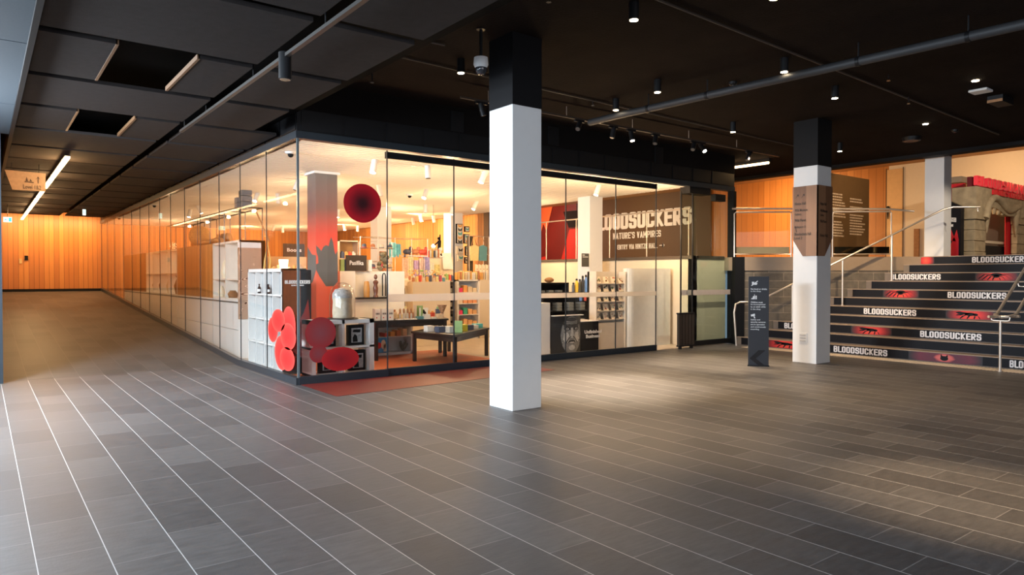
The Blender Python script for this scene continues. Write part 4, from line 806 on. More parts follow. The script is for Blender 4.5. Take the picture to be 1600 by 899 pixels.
for x, y, w in ((4.6, 9.9, 80), (7.2, 9.85, 90), (9.4, 9.75, 150), (11.2, 9.75, 120), (6.2, 11.2, 60), (5.4, 13.6, 120), (8.6, 13.6, 140), (11.2, 13.9, 120), (5.6, 17.2, 120), (9.2, 17.4, 150), (6.2, 21.5, 140), (10.2, 21.8, 150), (5.2, 25.8, 120), (9.4, 26.2, 140)):
    light('POINT', 'shop_fill', (x, y, 2.55), w*SHOPL*.8, (1, .66, .36), .12)  # unseen points added as fill, placed apart from the spot fittings
light('SPOT', 'end_wall_washer', (8, 26.5, 3.3), 260, ORANGE, .1, aim=(8, 29, 1.8), angle=120)
for y in (18.6, 21, 24): light('SPOT', 'timber_wall_washer', (10.2, y, 3.3), 330, ORANGE, .1, aim=(12.2, y, 2.2), angle=120)
# landing lights
light('AREA', 'landing_wash', (27.2, 17.0, 5.8), 620, ORANGE, 1.0, 9, aim=(29, 17.0, 3.6))
light('AREA', 'landing_wash', (27.0, 9.0, 5.8), 190, (1, .60, .28), 1.0, 8, aim=(29, 9.0, 3.6))
light('AREA', 'landing_wash', (25.5, 26, 5.8), 330, WARM, 1.0, 8, aim=(29, 26, 4.0))
light('AREA', 'landing_wash', (25.5, 33, 5.8), 420, (1, .55, .35), 1.0, 5, aim=(29, 33, 4.0))
light('SPOT', 'landing_spot', (20.5, 4.5, 5.6), 900, WARMW, .1, aim=(25.5, 8.2, 3.6), angle=60)
light('SPOT', 'landing_spot', (15.8, 3.2, 4.05), 260, WARMW, .06, aim=(17.1, 6.6, 2.2), angle=40)
light('SPOT', 'stone_wall_spot', (13.6, 6.4, 4.0), 300, WARM, .05, aim=(15.6, 7.6, 1.0), angle=75)
light('SPOT', 'stair_spot', (11.5, 3.5, 4.0), 170, WARMW, .05, aim=(14.5, 4.5, .8), angle=75)
light('SPOT', 'stair_spot', (12.5, 6.8, 4.0), 90, WARMW, .05, aim=(14.5, 6.6, .8), angle=75)
light('SPOT', 'doorway_fill', (12.3, 8.2, 3.9), 330, WARMW, .05, aim=(12.7, 9.6, 1.1), angle=55)  # unseen spot added to brighten the pale wall behind the glass leaves
light('SPOT', 'pool_lamp', (7.6, 7.9, 3.95), 1900, WARMW, .05, aim=(6.797, 6.812, 0), angle=42, blend=.9)
light('SPOT', 'pool_lamp', (9.6, 7.9, 3.95), 700, WARMW, .05, aim=(9.987, 7.458, 0), angle=42, blend=.9)
light('SPOT', 'panel_spot', (17.5, 6.5, 4.8), 160, WARM, .05, aim=(18.6, 9.3, 3.2), angle=60)
# domes on the shop ceiling
for k, (p, lab) in enumerate((((3.789, 10.535, 3.4), 'white dome camera on the shop ceiling behind the glass corner'), ((7.922, 14.285, 3.4), 'small dome camera in the middle of the shop ceiling'), ((3.67, 20.34, 3.4), 'dome camera on the shop ceiling far along the ramp side'), ((3.559, 25.392, 3.4), 'farthest dome camera on the shop ceiling at the ramp side'))):
    x, y, _ = p; t = thing('security_camera', lab, 'security camera', (x, y, 3.4), 'security cameras'); b = MB(); b.lathe([(.07, -.03), (.09, 0)], (x, y, 3.4), 18); b.build('housing', M_white, t); b = MB(); b.ball((x, y, 3.36), .045, 12); b.build('dome', M_black, t)
# columns inside
def col_in(x0, y0, label, s=.42): return column(x0, x0+s, y0, y0+s, 0, 3.44, 3.44, 'column', label, M_white)
gc = thing('graphic_column', 'square shop column wrapped in grey and red bat artwork', 'column', (5.02, 12.34, 0))
m = bpy.data.materials.new('column_wrap'); t_ = nt(m); N, L = t_.nodes, t_.links; z = posdot(N, L, (0, 0, 1)); L.new(ramp(N, L, math_node(N, L, 'DIVIDE', z, 3.4), [(0, (.75, .10, .06)), (.42, (.78, .14, .08)), (.66, (.62, .06, .04)), (.80, (.20, .09, .08)), (1, (.16, .15, .145))]), N['Principled BSDF'].inputs['Base Color']); M_wrap = m
b = MB(); b.box(4.82, 5.23, 12.14, 12.55, 0, 3.36); b.build('wrapped_shaft', M_wrap, gc)
b = MB(); b.box(4.78, 5.27, 12.10, 12.59, 3.36, 3.41); b.build('cap', M_white, gc)
g1 = mat('grey_bat_print', (.10, .10, .10), .6)
b = MB(); Y = 12.138; X0 = 4.82; s = .41
pl = [(0, 1.62), (.0, 1.72), (.10, 1.74), (.09, 1.85), (.02, 1.94), (-.02+.02, 2.06), (.16, 2.00), (.24, 1.96), (.34, 2.04), (.46, 2.07), (.58, 2.05), (.63, 2.14), (.70, 2.22), (.79, 2.12), (.84, 1.98), (.90, 1.90), (1, 1.98), (1, 1.40), (.8, 1.32), (.45, 1.32), (.15, 1.50)]
b.slab([(X0+u*s, Y, zz) for u, zz in pl], (0, -.001, 0)); b.slab([(4.818, 12.14, 1.62), (4.818, 12.14, 1.88), (4.818, 12.33, 1.90), (4.818, 12.55, 2.05), (4.818, 12.55, 1.30), (4.818, 12.3, 1.40)], (-.001, 0, 0)); b.build('bat_silhouette', g1, gc)
col_in(11.47, 12.0, 'white square column in the shop with a small dark notice')
col_in(8.55, 17.2, 'white square column right behind the red disc, deep in the shop')
col_in(11.15, 17.6, 'white square column hung with butterfly frames')
b = MB(); p0, p1 = (11.203, 11.99, 2.04), (11.429, 11.99, 1.728); b.box(p0[0], p1[0], 11.985, 11.998, p1[2], p0[2]); b.box(p0[0]+.02, p0[0]+.09, 11.982, 11.985, p0[2]-.05, p0[2]-.03, 1); b.box(p0[0]+.02, p1[0]-.03, 11.982, 11.985, p0[2]-.09, p0[2]-.075, 1)
tag(b.build('notice', [mat('dark_notice', (.07, .065, .055), .5), M_letter]), 'small dark notice plate on the white shop column', 'notice')
b = MB(); b.box(7.75, 8.0, 16.4, 16.6, 0, 3.4); 
# butterfly frames
fr = [((712, 350), (722, 381), 'tall frame of five butterflies, highest on the white column'), ((725, 354), (732, 363), 'small square butterfly frame at the top right of the column'), ((724, 366), (732, 381), 'butterfly frame with blue specimens, right side of the column'),
      ((713, 385), (723, 397), 'white frame with one blue butterfly'), ((714, 398), (723, 408), 'small pale frame below the blue butterfly'), ((726, 385), (732, 400), 'narrow butterfly frame right of the blue one'), ((725, 402), (732, 412), 'lowest small butterfly frame on the right')]
FR = [((11.302, 17.58, 3.071), (11.528, 17.58, 2.486)), ((11.598, 17.58, 3.007), (11.76, 17.58, 2.84)), ((11.575, 17.58, 2.776), (11.759, 17.58, 2.492)), ((11.323, 17.58, 2.404), (11.55, 17.58, 2.179)), ((11.345, 17.58, 2.156), (11.55, 17.58, 1.967)), ((11.62, 17.58, 2.411), (11.758, 17.58, 2.125)), ((11.596, 17.58, 2.083), (11.758, 17.58, 1.892))]
M_wing = [mat('wing_black', (.03, .03, .03), .5), mat('wing_orange', (.75, .35, .05), .5), mat('wing_teal', (.05, .35, .35), .5)]
M_paper = mat('white_card', (.80, .76, .68), .6)
def butterfly(b, x, y, z, s, mi):
    for q in (-1, 1): b.slab([(x, y, z), (x+q*s, y, z+s*.8), (x+q*s*.9, y, z), (x+q*s*.6, y, z-s*.7), (x, y, z-s*.3)], (0, -.003, 0), mi)
for k, (f_, (a, c)) in enumerate(zip(fr, FR)):
    x0, x1, z1_, z0_ = a[0], c[0], a[2], c[2]; t = thing('butterfly_frame', f_[2], 'picture frame', (x0, 17.56, z0_), 'butterfly frames on the column')
    b = MB(); b.box(x0, x1, 17.53, 17.59, z0_, z1_); b.build('frame', M_black if k not in (3, 4) else M_cream, t)
    b = MB(); b.box(x0+.02, x1-.02, 17.522, 17.53, z0_+.02, z1_-.02); b.build('mount_card', M_paper, t)
    n = 5 if k == 0 else (2 if z1_-z0_ > .25 else 1); b = MB()
    for j in range(n): butterfly(b, (x0+x1)/2, 17.52, z0_+(j+.5)*(z1_-z0_)/n, min(.075, (x1-x0)*.35), (k*2+j) % 3)
    b.build('butterflies', M_wing, t)
# white cube shelf in the corner
t = thing('cube_shelf', 'tall white cube shelving unit with milky back panels in the glass corner', 'shelving', (3.62, 10.42, 0))
cx0, cx1, cy0, cy1, cz1 = 3.60, 3.98, 10.42, 12.08, 1.62
b = MB(); b.box(cx0, cx1, cy0, cy0+.03, .02, cz1); b.box(cx0, cx1, cy1-.03, cy1, .02, cz1); b.box(cx0, cx1, cy0, cy1, cz1-.05, cz1); b.box(cx0, cx1, cy0, cy1, .02, .06)
for i in range(1, 4): yy = cy0+(cy1-cy0)*i/4; b.box(cx0, cx1-.02, yy-.010, yy+.010, .05, cz1-.04)
for i in range(1, 4): zz = .04+(cz1-.06)*i/4; b.box(cx0, cx1-.02, cy0, cy1, zz-.012, zz+.012)
b.build('frame', M_wlam, t); b = MB(); b.box(cx0+.11, cx0+.12, cy0+.03, cy1-.03, .05, cz1-.05); b.build('back_panel', mat('milky_panel', (.30, .31, .32), .5), t)
for k, (p, lab) in enumerate((((3.72, 11.664, 1.21), 'small dark bottle on the top row of the cube shelf, left'), ((3.72, 11.204, 1.219), 'small dark bottle on the top row of the cube shelf, right'), ((3.72, 11.689, 0.806), 'small dark bottle on the second row of the cube shelf'), ((3.72, 11.73, 0.399), 'small dark bottle on the third row of the cube shelf'))):
    zz = .04+(cz1-.06)*(3, 3, 2, 1)[k]/4+.012; t = thing('bottle', lab, 'bottle', (3.655, p[1], zz), 'bottles on the cube shelf')
    b = MB(); b.lathe([(.028, 0), (.028, .09), (.012, .12), (.012, .13)], (3.655, p[1], zz), 12); b.build('body', M_black, t); b = MB(); b.lathe([(.029, .03), (.029, .07)], (3.655, p[1], zz), 12); b.build('label_band', M_letter, t)
    b = MB(); b.lathe([(.014, .13), (.014, .155)], (3.655, p[1], zz), 10); b.build('cap', M_black, t)
t = thing('exhibition_panel', 'dark poster panel with brown wood and red artwork behind the glass corner', 'poster', (3.6, 10.38, 0))
Y = 10.38; xa, xb, xc = 3.60, 3.62+.2, 4.041
b = MB(); b.box(3.60, xc, Y, Y+.03, .03, 1.60); b.build('panel', M_vinyl, t)
b = MB(); b.box(3.61, 3.60+(xc-3.6)*.62, Y-.004, Y, .55, 1.59); b.build('wood_print', mat('brown_wood_print', (.16, .045, .015), .4, noise=.3, nscale=30), t)
b = MB(); b.slab([(3.75, Y-.005, .65), (xc-.12, Y-.005, .95), (xc-.05, Y-.005, 1.15), (xc-.02, Y-.005, .80), (3.9, Y-.005, .25), (3.70, Y-.005, .40)], (0, -.002, 0)); b.build('red_artwork', mat('dark_red_print', (.22, .01, .012), .5), t)
b = MB(); block_text(b, 'BLOODSUCKERS', (3.63, Y-.009, 1.389), (xc-.02, Y-.009, 1.389), (3.63, Y-.009, 1.442), (0, -.002, 0))
block_text(b, "NATURE'S VAMPIRES", (3.73, Y-.009, 1.355), (xc-.12, Y-.009, 1.355), (3.73, Y-.009, 1.374), (0, -.002, 0), tt=.08); b.build('lettering', M_letter, t)
# display wall along the ramp glass: three joined cases
def caseA(y0, y1, kind, label, x0=3.78, x1=4.25, zb=1.06, zt=2.17):
    t = thing('display_case', label, 'display case', (x0, y0, 0), 'display cases along the ramp glass')
    b = MB(); n = max(1, round((y1-y0)/.95)); w = (y1-y0)/n
    for i in range(n):
        for z0_, z1_ in ((0, .50), (.51, zb)): b.box(x0, x1, y0+i*w+.004, y0+(i+1)*w-.004, z0_, z1_)
    b.build('base_cabinet', M_wlam, t)
    if kind == 'niche':
        b = MB(); b.box(x0, x1, y0, y1, zt-.04, zt); b.box(x0, x1, y0, y1, zb, zb+.03)
        for i in range(n+1): yy = y0+i*w; b.box(x0, x1, max(y0, yy-.015), min(y1, yy+.015), zb, zt)
        b.box(x0+.3, x1, y0, y1, zb, zt); b.box(x0, x1, y0, y1, zb+.37, zb+.39); b.build('niches', mat('pale_niche', (.78, .70, .60), .5), t)
    elif kind == 'wood':
        b = MB(); b.box(x0, x1, y0, y1, zb, zt); b.build('timber_back', M_woodside, t)
    else:
        b = MB(); b.box(x0, x1, y0, y1, zt-.04, zt)
        for i in range(n+1): yy = y0+i*w; b.box(x0, x1, max(y0, yy-.02), min(y1, yy+.02), zb, zt)
        b.box(x0, x1, y0, y1, zb+.5, zb+.52); b.build('open_shelves', mat('pale_niche', (.78, .70, .60), .5), t)
    b = MB(); b.box(x0-.004, x1, y0, y1, 1.0, 1.03); b.build('shadow_gap', mat('grey_gap', (.12, .12, .11), .5), t)
    return t
caseA(13.18, 15.02, 'niche', 'white display case with lit niches beside the ramp glass')
caseA(15.05, 18.25, 'wood', 'long timber-backed display case beside the ramp glass')
caseA(18.30, 22.2, 'open', 'open pale display case further along the ramp glass')
caseA(22.25, 26.0, 'wood', 'timber-backed display case at the far end of the ramp glass')
t = thing('carving', 'brown carved board with pale curling pattern at the near end of the display cases', 'carving', (4.0, 13.1, 0))
ax0, ax1 = 3.745, 4.147
az1, az0 = 2.024, 0.719
b = MB(); b.box(ax0, ax1, 13.1, 13.17, .0, az0); b.box(ax0, ax1, 13.1, 13.17, az1, az1+.10); b.build('plinth', M_wlam, t)
m = bpy.data.materials.new('curl_carving'); t_ = nt(m); N, L = t_.nodes, t_.links; g = N.new('ShaderNodeNewGeometry'); no = N.new('ShaderNodeTexNoise'); no.inputs['Scale'].default_value = 3.6; no.inputs['Detail'].default_value = 0; L.new(g.outputs['Position'], no.inputs['Vector'])
sn = math_node(N, L, 'SINE', math_node(N, L, 'MULTIPLY', no.outputs['Fac'], 330)); L.new(ramp(N, L, math_node(N, L, 'ADD', math_node(N, L, 'MULTIPLY', sn, .5), .5), [(.3, (.13, .05, .025)), (.62, (.70, .48, .34))]), N['Principled BSDF'].inputs['Base Color'])
b = MB(); b.box(ax0, ax1, 13.085, 13.17, az0, az1); b.build('carving', m, t)
# frame rack on top of cases
t = thing('display_rack', 'dark metal grid frame standing on top of the display cases', 'display rack', (4.1, 13.2, 2.17))
fz0, fz1 = 2.17, 2.78
b = MB(); ys = [13.25+i*1.06 for i in range(7)]
for x in (3.82, 4.22):
    b.tube([(x, ys[0], fz1), (x, ys[-1], fz1)], .012, 6)
    for y in ys: b.tube([(x, y, fz0), (x, y, fz1)], .010, 6)
for y in ys: b.tube([(3.82, y, fz1), (4.22, y, fz1)], .010, 6)
b.build('frame', mat('dark_brown_metal', (.08, .05, .03), .4), t)
rng = random.Random(5)
obj_lab = ['round woven basket ball on the display frame', 'dark pole standing upright at the display frame', 'stack of grey boxes at the top of the display frame', 'second stack of grey boxes on the display frame', 'driftwood piece lying on the display cases', 'leaning wooden staff at the end of the display frame']
p = (3.912, 17.784, 2.116); b = MB(); b.ball((4.0, 17.0, 2.42), .24, 16); tag(b.build('woven_ball', mat('woven_straw', (.62, .36, .13), .8, noise=.3, nscale=30, bump=1)), obj_lab[0], 'basket')
b = MB(); b.tube([(4.0, 13.9, 2.17), (4.0, 13.9, 3.15)], .02, 8); b.tube([(4.02, 13.85, 2.9), (4.06, 13.80, 3.0)], .03, 8); tag(b.build('carved_staff', M_bmetal), obj_lab[1], 'staff')
for k, (yy, z0_, n_, lab) in enumerate(((13.42, 2.79, 3, obj_lab[2]), (13.75, 2.79, 2, obj_lab[3]))):
    t = thing('box_stack', lab, 'boxes', (3.95, yy, z0_), 'box stacks on the display frame')
    for j in range(n_): b = MB(); b.box(3.88, 4.06, yy-.08, yy+.08, z0_+j*.11, z0_+j*.11+.10); b.build('box', mat('grey_brown_box', (.20, .17, .16), .6), t)
b = MB(); b.tube([(3.86, 14.6, 2.22), (3.92, 15.1, 2.25), (3.88, 15.6, 2.23), (3.92, 16.2, 2.24), (3.90, 16.6, 2.22)], [.04, .07, .05, .06, .02], 10); tag(b.build('driftwood', M_timber), obj_lab[4], 'ornament')
b = MB(); b.tube([(4.25, 12.95, 2.15), (4.12, 13.3, 2.72)], .015, 6); tag(b.build('wooden_staff', M_timber), obj_lab[5], 'staff')
b = MB(); b.lathe([(.06, 0), (.09, .12), (.05, .30), (.02, .36)], (3.86, 14.4, 1.46), 12); tag(b.build('vase', mat('pale_ceramic', (.8, .7, .5), .3)), 'pale pointed vase in the upper niche', 'vase')
b = MB(); b.lathe([(.08, 0), (.10, .08), (.05, .14)], (3.86, 13.9, 1.09), 12); tag(b.build('bowl', mat('brown_bowl', (.25, .12, .05), .4)), 'brown bowl in the lower niche', 'bowl')
b = MB(); b.lathe([(.05, 0), (.07, .1), (.03, .22)], (3.86, 14.7, 1.09), 12); tag(b.build('vase', mat('pale_ceramic', (.8, .7, .5), .3)), 'low pale vase in the lower niche', 'vase')
for k in range(4):
    b = MB(); yy = 18.8+k*.9; b.lathe([(.10, 0), (.14, .2), (.07, .4), (.10, .46)], (3.95, yy, 1.06), 12); tag(b.build('vase', [M_timber, M_cream, M_brownw, M_timber][k]), ['nearest', 'second', 'third', 'farthest'][k]+' ornamental vase on the open case along the ramp', 'vase', 'vases on the open case')

# white two by two shelf with dome
t = thing('low_shelf_unit', 'low white open shelf unit holding black boxed frames, behind the red decals', 'shelving', (4.3, 9.9, 0))
sx0, sx1, sy0, sy1, sz = 3.83, 4.82, 9.82, 10.22, .85
b = MB(); b.box(sx0, sx1, sy0, sy1, sz-.06, sz); b.box(sx0, sx0+.06, sy0, sy1, .02, sz); b.box(sx1-.075, sx1, sy0, sy1, .02, sz); b.box(4.30, 4.34, sy0, sy1, .02, sz); b.box(sx0, sx1, sy0, sy1, .42, .45); b.box(sx0, sx1, sy0, sy1, .02, .06); b.build('carcass', M_wlam, t)
M_print = mat('grey_print', (.35, .36, .36), .5, noise=.5, nscale=25)
for k, (x, z, lab) in enumerate(((4.44, .45, 'black boxed picture on the upper right shelf of the white unit'), (3.98, .45, 'black boxed picture on the upper left shelf, behind the decal'), (4.46, .06, 'black boxed picture on the lower right shelf'), (3.98, .06, 'black boxed picture on the lower left shelf'))):
    t = thing('boxed_picture', lab, 'picture', (x, 9.9, z), 'black boxed pictures on the white unit')
    b = MB(); b.box(x, x+.26, 9.92, 10.0, z, z+.31); b.build('box', M_black, t); b = MB(); b.box(x+.05, x+.22, 9.915, 9.92, z+.04, z+.26); b.build('print', M_print, t)
    b = MB(); b.slab([(x+.07, 9.913, z+.05), (x+.15, 9.913, z+.05), (x+.14, 9.913, z+.14), (x+.10, 9.913, z+.17), (x+.07, 9.913, z+.12)], (0, -.002, 0)); b.slab([(x+.07, 9.913, z+.20), (x+.19, 9.913, z+.19), (x+.20, 9.913, z+.24), (x+.08, 9.913, z+.24)], (0, -.002, 0)); b.build('picture_figure', M_black, t)
t = thing('glass_dome', 'tall clear glass dome on a dark base, on the white shelf unit', 'glass dome', (4.40, 10.02, sz))
gx, gy = 4.39, 10.02
b = MB(); b.lathe([(.24, 0), (.24, .012), (.215, .02)], (gx, gy, sz), 32); b.build('base', M_table, t)
ro = [(.195, 0), (.195, .33), (.17, .43), (.12, .50), (.05, .535), (.001, .54)]
b = MB(); b.lathe(ro+[(r_*.97, z_-.006) for r_, z_ in reversed(ro[:-1])], (gx, gy, sz+.02), 32); b.build('dome', M_domeg, t)
t = thing('plaster_bust', 'pale plaster ornament standing under the glass dome', 'ornament', (gx, gy, sz+.02)); b = MB(); b.lathe([(.145, 0), (.15, .10), (.14, .25), (.15, .30)], (gx, gy, sz+.022), 20); b.build('body', mat('plaster', (.52, .42, .30), .7, noise=.2, nscale=20), t); b = MB(); b.lathe([(.15, .30), (.15, .36), (.11, .43), (.02, .46)], (gx, gy, sz+.022), 20); b.build('crown', mat('grey_lace', (.35, .32, .30), .7, noise=.4, nscale=40), t)
# pedestal block with statues
t = thing('display_plinth', 'white lit display block with a recessed niche holding carvings', 'display case', (5.8, 11.6, 0))
xL, x1_, x2_, xR = 5.342, 5.65, 6.362, 6.7
b = MB(); b.box(xL, xR, 12.43, 12.75, .005, 1.60); b.box(xL, x1_, 12.3, 12.43, .005, 1.60); b.box(x2_, xR, 12.3, 12.43, .005, 1.60); b.box(x1_, x2_, 12.3, 12.43, .005, 1.07); b.build('block', mat('bright_white_block', (.85, .80, .70), .5), t)
b = MB(); b.box(x1_, x2_, 12.2, 12.43, 1.07, 1.10); b.build('shelf', M_table, t)
b = MB(); b.lathe([(.055, 0), (.06, .16), (.045, .30), (.03, .31)], (5.885, 12.30, 1.10), 14); tag(b.build('carved_block', mat('orange_wood', (.55, .26, .06), .5)), 'rounded orange wooden block in the white niche', 'carving', 'carvings in the white niche')
t = thing('statuette', 'slim dark wooden statuette standing in the white niche', 'statue', (6.073, 12.30, 1.10), 'carvings in the white niche'); M_dw = mat('dark_red_wood', (.16, .06, .035), .35)
b = MB(); b.lathe([(.05, 0), (.045, .03), (.035, .05), (.045, .12), (.05, .18), (.035, .24), (.055, .29), (.045, .31), (.02, .33)], (6.073, 12.30, 1.10), 14); b.build('figure', M_dw, t); b = MB(); b.ball((6.073, 12.30, 1.49), .035, 12, sc=(1, 1, 1.5)); b.build('head', M_dw, t)
nx = 6.282
t = thing('necklace_hook', 'long dark bead necklace hanging in the white niche', 'necklace', (nx, 12.36, 1.1), 'carvings in the white niche'); b = MB()
b.tube([(nx-.035, 12.36, 1.115), (nx-.035, 12.36, 1.50), (nx-.02, 12.36, 1.55), (nx, 12.36, 1.56), (nx+.02, 12.36, 1.55), (nx+.035, 12.36, 1.50), (nx+.035, 12.36, 1.115)], .010, 6); b.build('beads', M_black, t)
# category signs
def shop_sign(txt, p0, p1, y, lab, mm):
    t = thing('category_sign', lab, 'sign', (p0[0], y, p1[2]), 'black category signs'); x0, x1, z1_, z0_ = p0[0], p1[0], p0[2], p1[2]
    b = MB(); b.box(x0, x1, y, y+.04, z0_, z1_); b.build('board', mm, t); w_, h_ = x1-x0, z1_-z0_
    b = MB(); text_on(b, txt, (x0+.16*w_, y-.002, z0_+.38*h_), (x0+.84*w_, y-.002, z0_+.38*h_), (x0+.16*w_, y-.002, z0_+.66*h_), (0, -.002, 0), .022); b.build('lettering', M_letter, t)
M_signb = mat('dark_brown_board', (.05, .032, .022), .5)
shop_sign('Pasifika', (5.494, 12.35, 1.903), (5.911, 12.35, 1.603), 12.35, 'dark sign reading Pasifika standing on the white block', M_signb)
shop_sign('Books', (4.741, 13.6, 2.147), (5.164, 13.6, 1.89), 13.6, 'dark sign reading Books behind the graphic column', M_signb)
b = MB(); p = (4.956, 13.6, 1.887); b.box(4.452, 5.164, 13.5, 14.0, 0, p[2]); tag(b.build('book_cabinet', mat('warm_cabinet', (.70, .48, .25), .5)), 'warm pale cabinet carrying the Books sign', 'cabinet')

# books and goods ------------------------------------------------
PAL = [(.70, .10, .06), (.78, .42, .12), (.80, .66, .30), (.12, .30, .32), (.08, .10, .16), (.75, .70, .60), (.30, .45, .16), (.55, .22, .10), (.80, .75, .68), (.50, .07, .12), (.70, .52, .34), (.10, .45, .42)]
def cmat(i): return mat('cover_colour_%d' % (i % len(PAL)), PAL[i % len(PAL)], .5, noise=.12, nscale=20)
def book(loc, w, d, h, i, rotz=0, tilt=0, label='', group='', name='book', cat='book'):
    t = thing(name, label, cat, loc, group)
    b = MB(); x, y, z = loc; th = .006
    b.box(x-w/2, x+w/2, y-d/2, y-d/2+th, z, z+h); b.box(x-w/2, x+w/2, y+d/2-th, y+d/2, z, z+h); b.box(x-w/2, x-w/2+th, y-d/2, y+d/2, z, z+h); c = b.build('cover', cmat(i), t)
    b = MB(); b.box(x-w/2+th, x+w/2-.006, y-d/2+th, y+d/2-th, z+.004, z+h-.004); b.build('pages', M_paper, t)
    t.rotation_euler = (tilt, 0, rotz); return t
# white gondola with coloured goods
def shelf_unit(name, x0, x1, y0, y1, z1, rows, label, side=.04, m=M_wlam, back=None, cat='shelving', z0=.0):
    t = thing(name, label, cat, ((x0+x1)/2, (y0+y1)/2, z0)); b = MB()
    b.box(x0, x0+side, y0, y1, z0, z1); b.box(x1-side, x1, y0, y1, z0, z1); b.box(x0, x1, y0, y1, z1-.03, z1); b.box(x0, x1, y0, y1, z0, z0+.06); b.build('carcass', m, t)
    zs = [z0+.06+(z1-z0-.09)*i/rows for i in range(rows)]
    for zz in zs[1:]:
        b = MB(); b.box(x0+side, x1-side, y0, y1, zz-.02, zz); b.build('shelf', m, t)
    b = MB(); b.box(x0, x1, y1-.02, y1, z0, z1); b.build('back_panel', back or m, t); return zs
zs = shelf_unit('gondola_shelf', 8.98, 9.62, 13.9, 14.25, 1.42, 5, 'white shelf unit with pink, green and orange boxed goods')
b = MB(); b.box(9.62, 10.0, 13.88, 14.3, 0, 1.42); tag(b.build('end_block', M_cream), 'pale flat end block of the white shelf unit', 'cabinet')
rowc = [[(.75, .05, .15), (.05, .40, .25), (.75, .40, .15)], [(.80, .45, .20)]*3, [(.75, .05, .15), (.05, .40, .25), (.80, .45, .20), (.80, .45, .20)], [(.75, .60, .45), (.80, .35, .15)], [(.75, .05, .15), (.75, .35, .1), (.75, .6, .4)]]
nm = ['bottom', 'second from bottom', 'middle', 'fourth', 'top']; idx = ['leftmost', 'left middle', 'middle', 'right middle', 'rightmost']
for r, zz in enumerate(zs):
    for j in range(4):
        x = 9.04+j*.135; h = .10+.06*((r*3+j*5) % 3)/2; b = MB(); b.box(x, x+.11, 13.93, 14.05, zz, zz+h); c = rowc[r][min(j, len(rowc[r])-1)]
        tag(b.build('goods_box', mat('goods_%d_%d' % (r, min(j, len(rowc[r])-1)), c, .5), None, .004), f'{idx[j if j < 2 else j+1]} boxed item on the {nm[r]} shelf of the white unit', 'box', 'boxed goods on the white shelf unit')
for j in range(12):
    x = 9.02+j*.075; book((x, 13.98+.02*(j % 3), 1.42), .05, .16, .17+.02*(j % 3), [1, 7, 2, 10, 5, 1, 8, 2, 7, 1, 10, 5][j], tilt=0, label=f'{["first","second","third","fourth","fifth","sixth","seventh","eighth","ninth","tenth","eleventh","twelfth"][j]} upright book from the left on top of the white shelf unit', group='upright books on the white shelf unit')
shelf_unit('gondola_shelf', 8.30, 8.95, 13.95, 14.3, 1.40, 4, 'dark-backed shelf unit with small black goods', back=M_black, m=mat('grey_laminate', (.30, .26, .22), .4))
for r in range(3):
    for j in range(4):
        b = MB(); x = 8.36+j*.145; z0_ = .74+.0+r*.2; b.box(x, x+.11, 13.99, 14.1, [.40, .735, 1.07][r], [.40, .735, 1.07][r]+.2); b.box(x+.02, x+.09, 13.985, 13.99, [.40, .735, 1.07][r]+.05, [.40, .735, 1.07][r]+.15, 1)
        tag(b.build('boxed_cup', [M_black, mat('grey_label', (.30, .28, .25), .5)]), f'{idx[j if j < 2 else j+1]} black box on the {["lower", "middle", "upper"][r]} shelf of the dark-backed unit', 'box', 'black boxes on the dark-backed unit')
# pale cabinets behind the tables
for k, (x0, x1, y0, z1_, lab) in enumerate(((7.7, 8.25, 13.9, 1.38, 'pale low cabinet behind the long black table'), (6.95, 7.45, 13.35, 1.30, 'pale low block between the lit niche and the flower counter'))):
    t = thing('pale_cabinet', lab, 'cabinet', ((x0+x1)/2, y0, 0), 'pale cabinets'); b = MB(); b.box(x0, x1, y0, y0+.4, 0, z1_); b.build('body', mat('cabinet_cream', (.78, .66, .48), .5), t); b = MB()
    for q_ in (.33, .66): b.box(x0+(x1-x0)*q_-.004, x0+(x1-x0)*q_+.004, y0-.004, y0, .1, z1_-.05)
    b.build('door_gaps', M_brownw, t)
# low white shelf under the table with the blue picture
zs2 = shelf_unit('low_shelf', 5.755, 6.63, 11.85, 12.18, .70, 2, 'low white open shelf with a blue picture, behind the long black table')
p0 = (5.836, 11.8, 0.353); p1 = (6.084, 11.8, 0.075)
t = thing('picture', 'blue picture with a red and pale figure leaning on the low white shelf', 'picture', (p0[0], 11.8, p1[2])); b = MB(); b.box(p0[0], p1[0], 11.8, 11.83, p1[2], p0[2]); b.build('print', mat('blue_print', (.05, .28, .55), .5), t)
b = MB(); cxp = (p0[0]+p1[0])/2; hh = p0[2]-p1[2]; b.slab([(cxp+.02+.05*math.cos(a*.4), 11.797, p1[2]+hh*.55+.09*math.sin(a*.4)) for a in range(16)], (0, -.003, 0)); b.slab([(cxp+.02, 11.796, p1[2]+.02), (cxp+.08, 11.796, p1[2]+.02), (cxp+.08, 11.796, p1[2]+hh*.55), (cxp+.03, 11.796, p1[2]+hh*.55)], (0, -.002, 0)); b.build('pale_figure', M_cream, t)
b = MB(); b.slab([(cxp-.07+.045*math.cos(a*.4), 11.797, p1[2]+hh*.5+.06*math.sin(a*.4)) for a in range(16)], (0, -.003, 0)); b.build('red_flower', M_redpaint, t)
b = MB()
for j in range(5): b.tube([(6.50, 12.0, .06), (6.50+.06*math.cos(j*1.3), 11.98+.05*math.sin(j*1.3), .15), (6.50+.09*math.cos(j*1.3), 11.98, .2+.02*j)], .018, 6)
tag(b.build('coral_ornament', mat('mottled_grey', (.25, .22, .17), .6, noise=.5, nscale=40)), 'mottled branching ornament on the low white shelf', 'ornament')
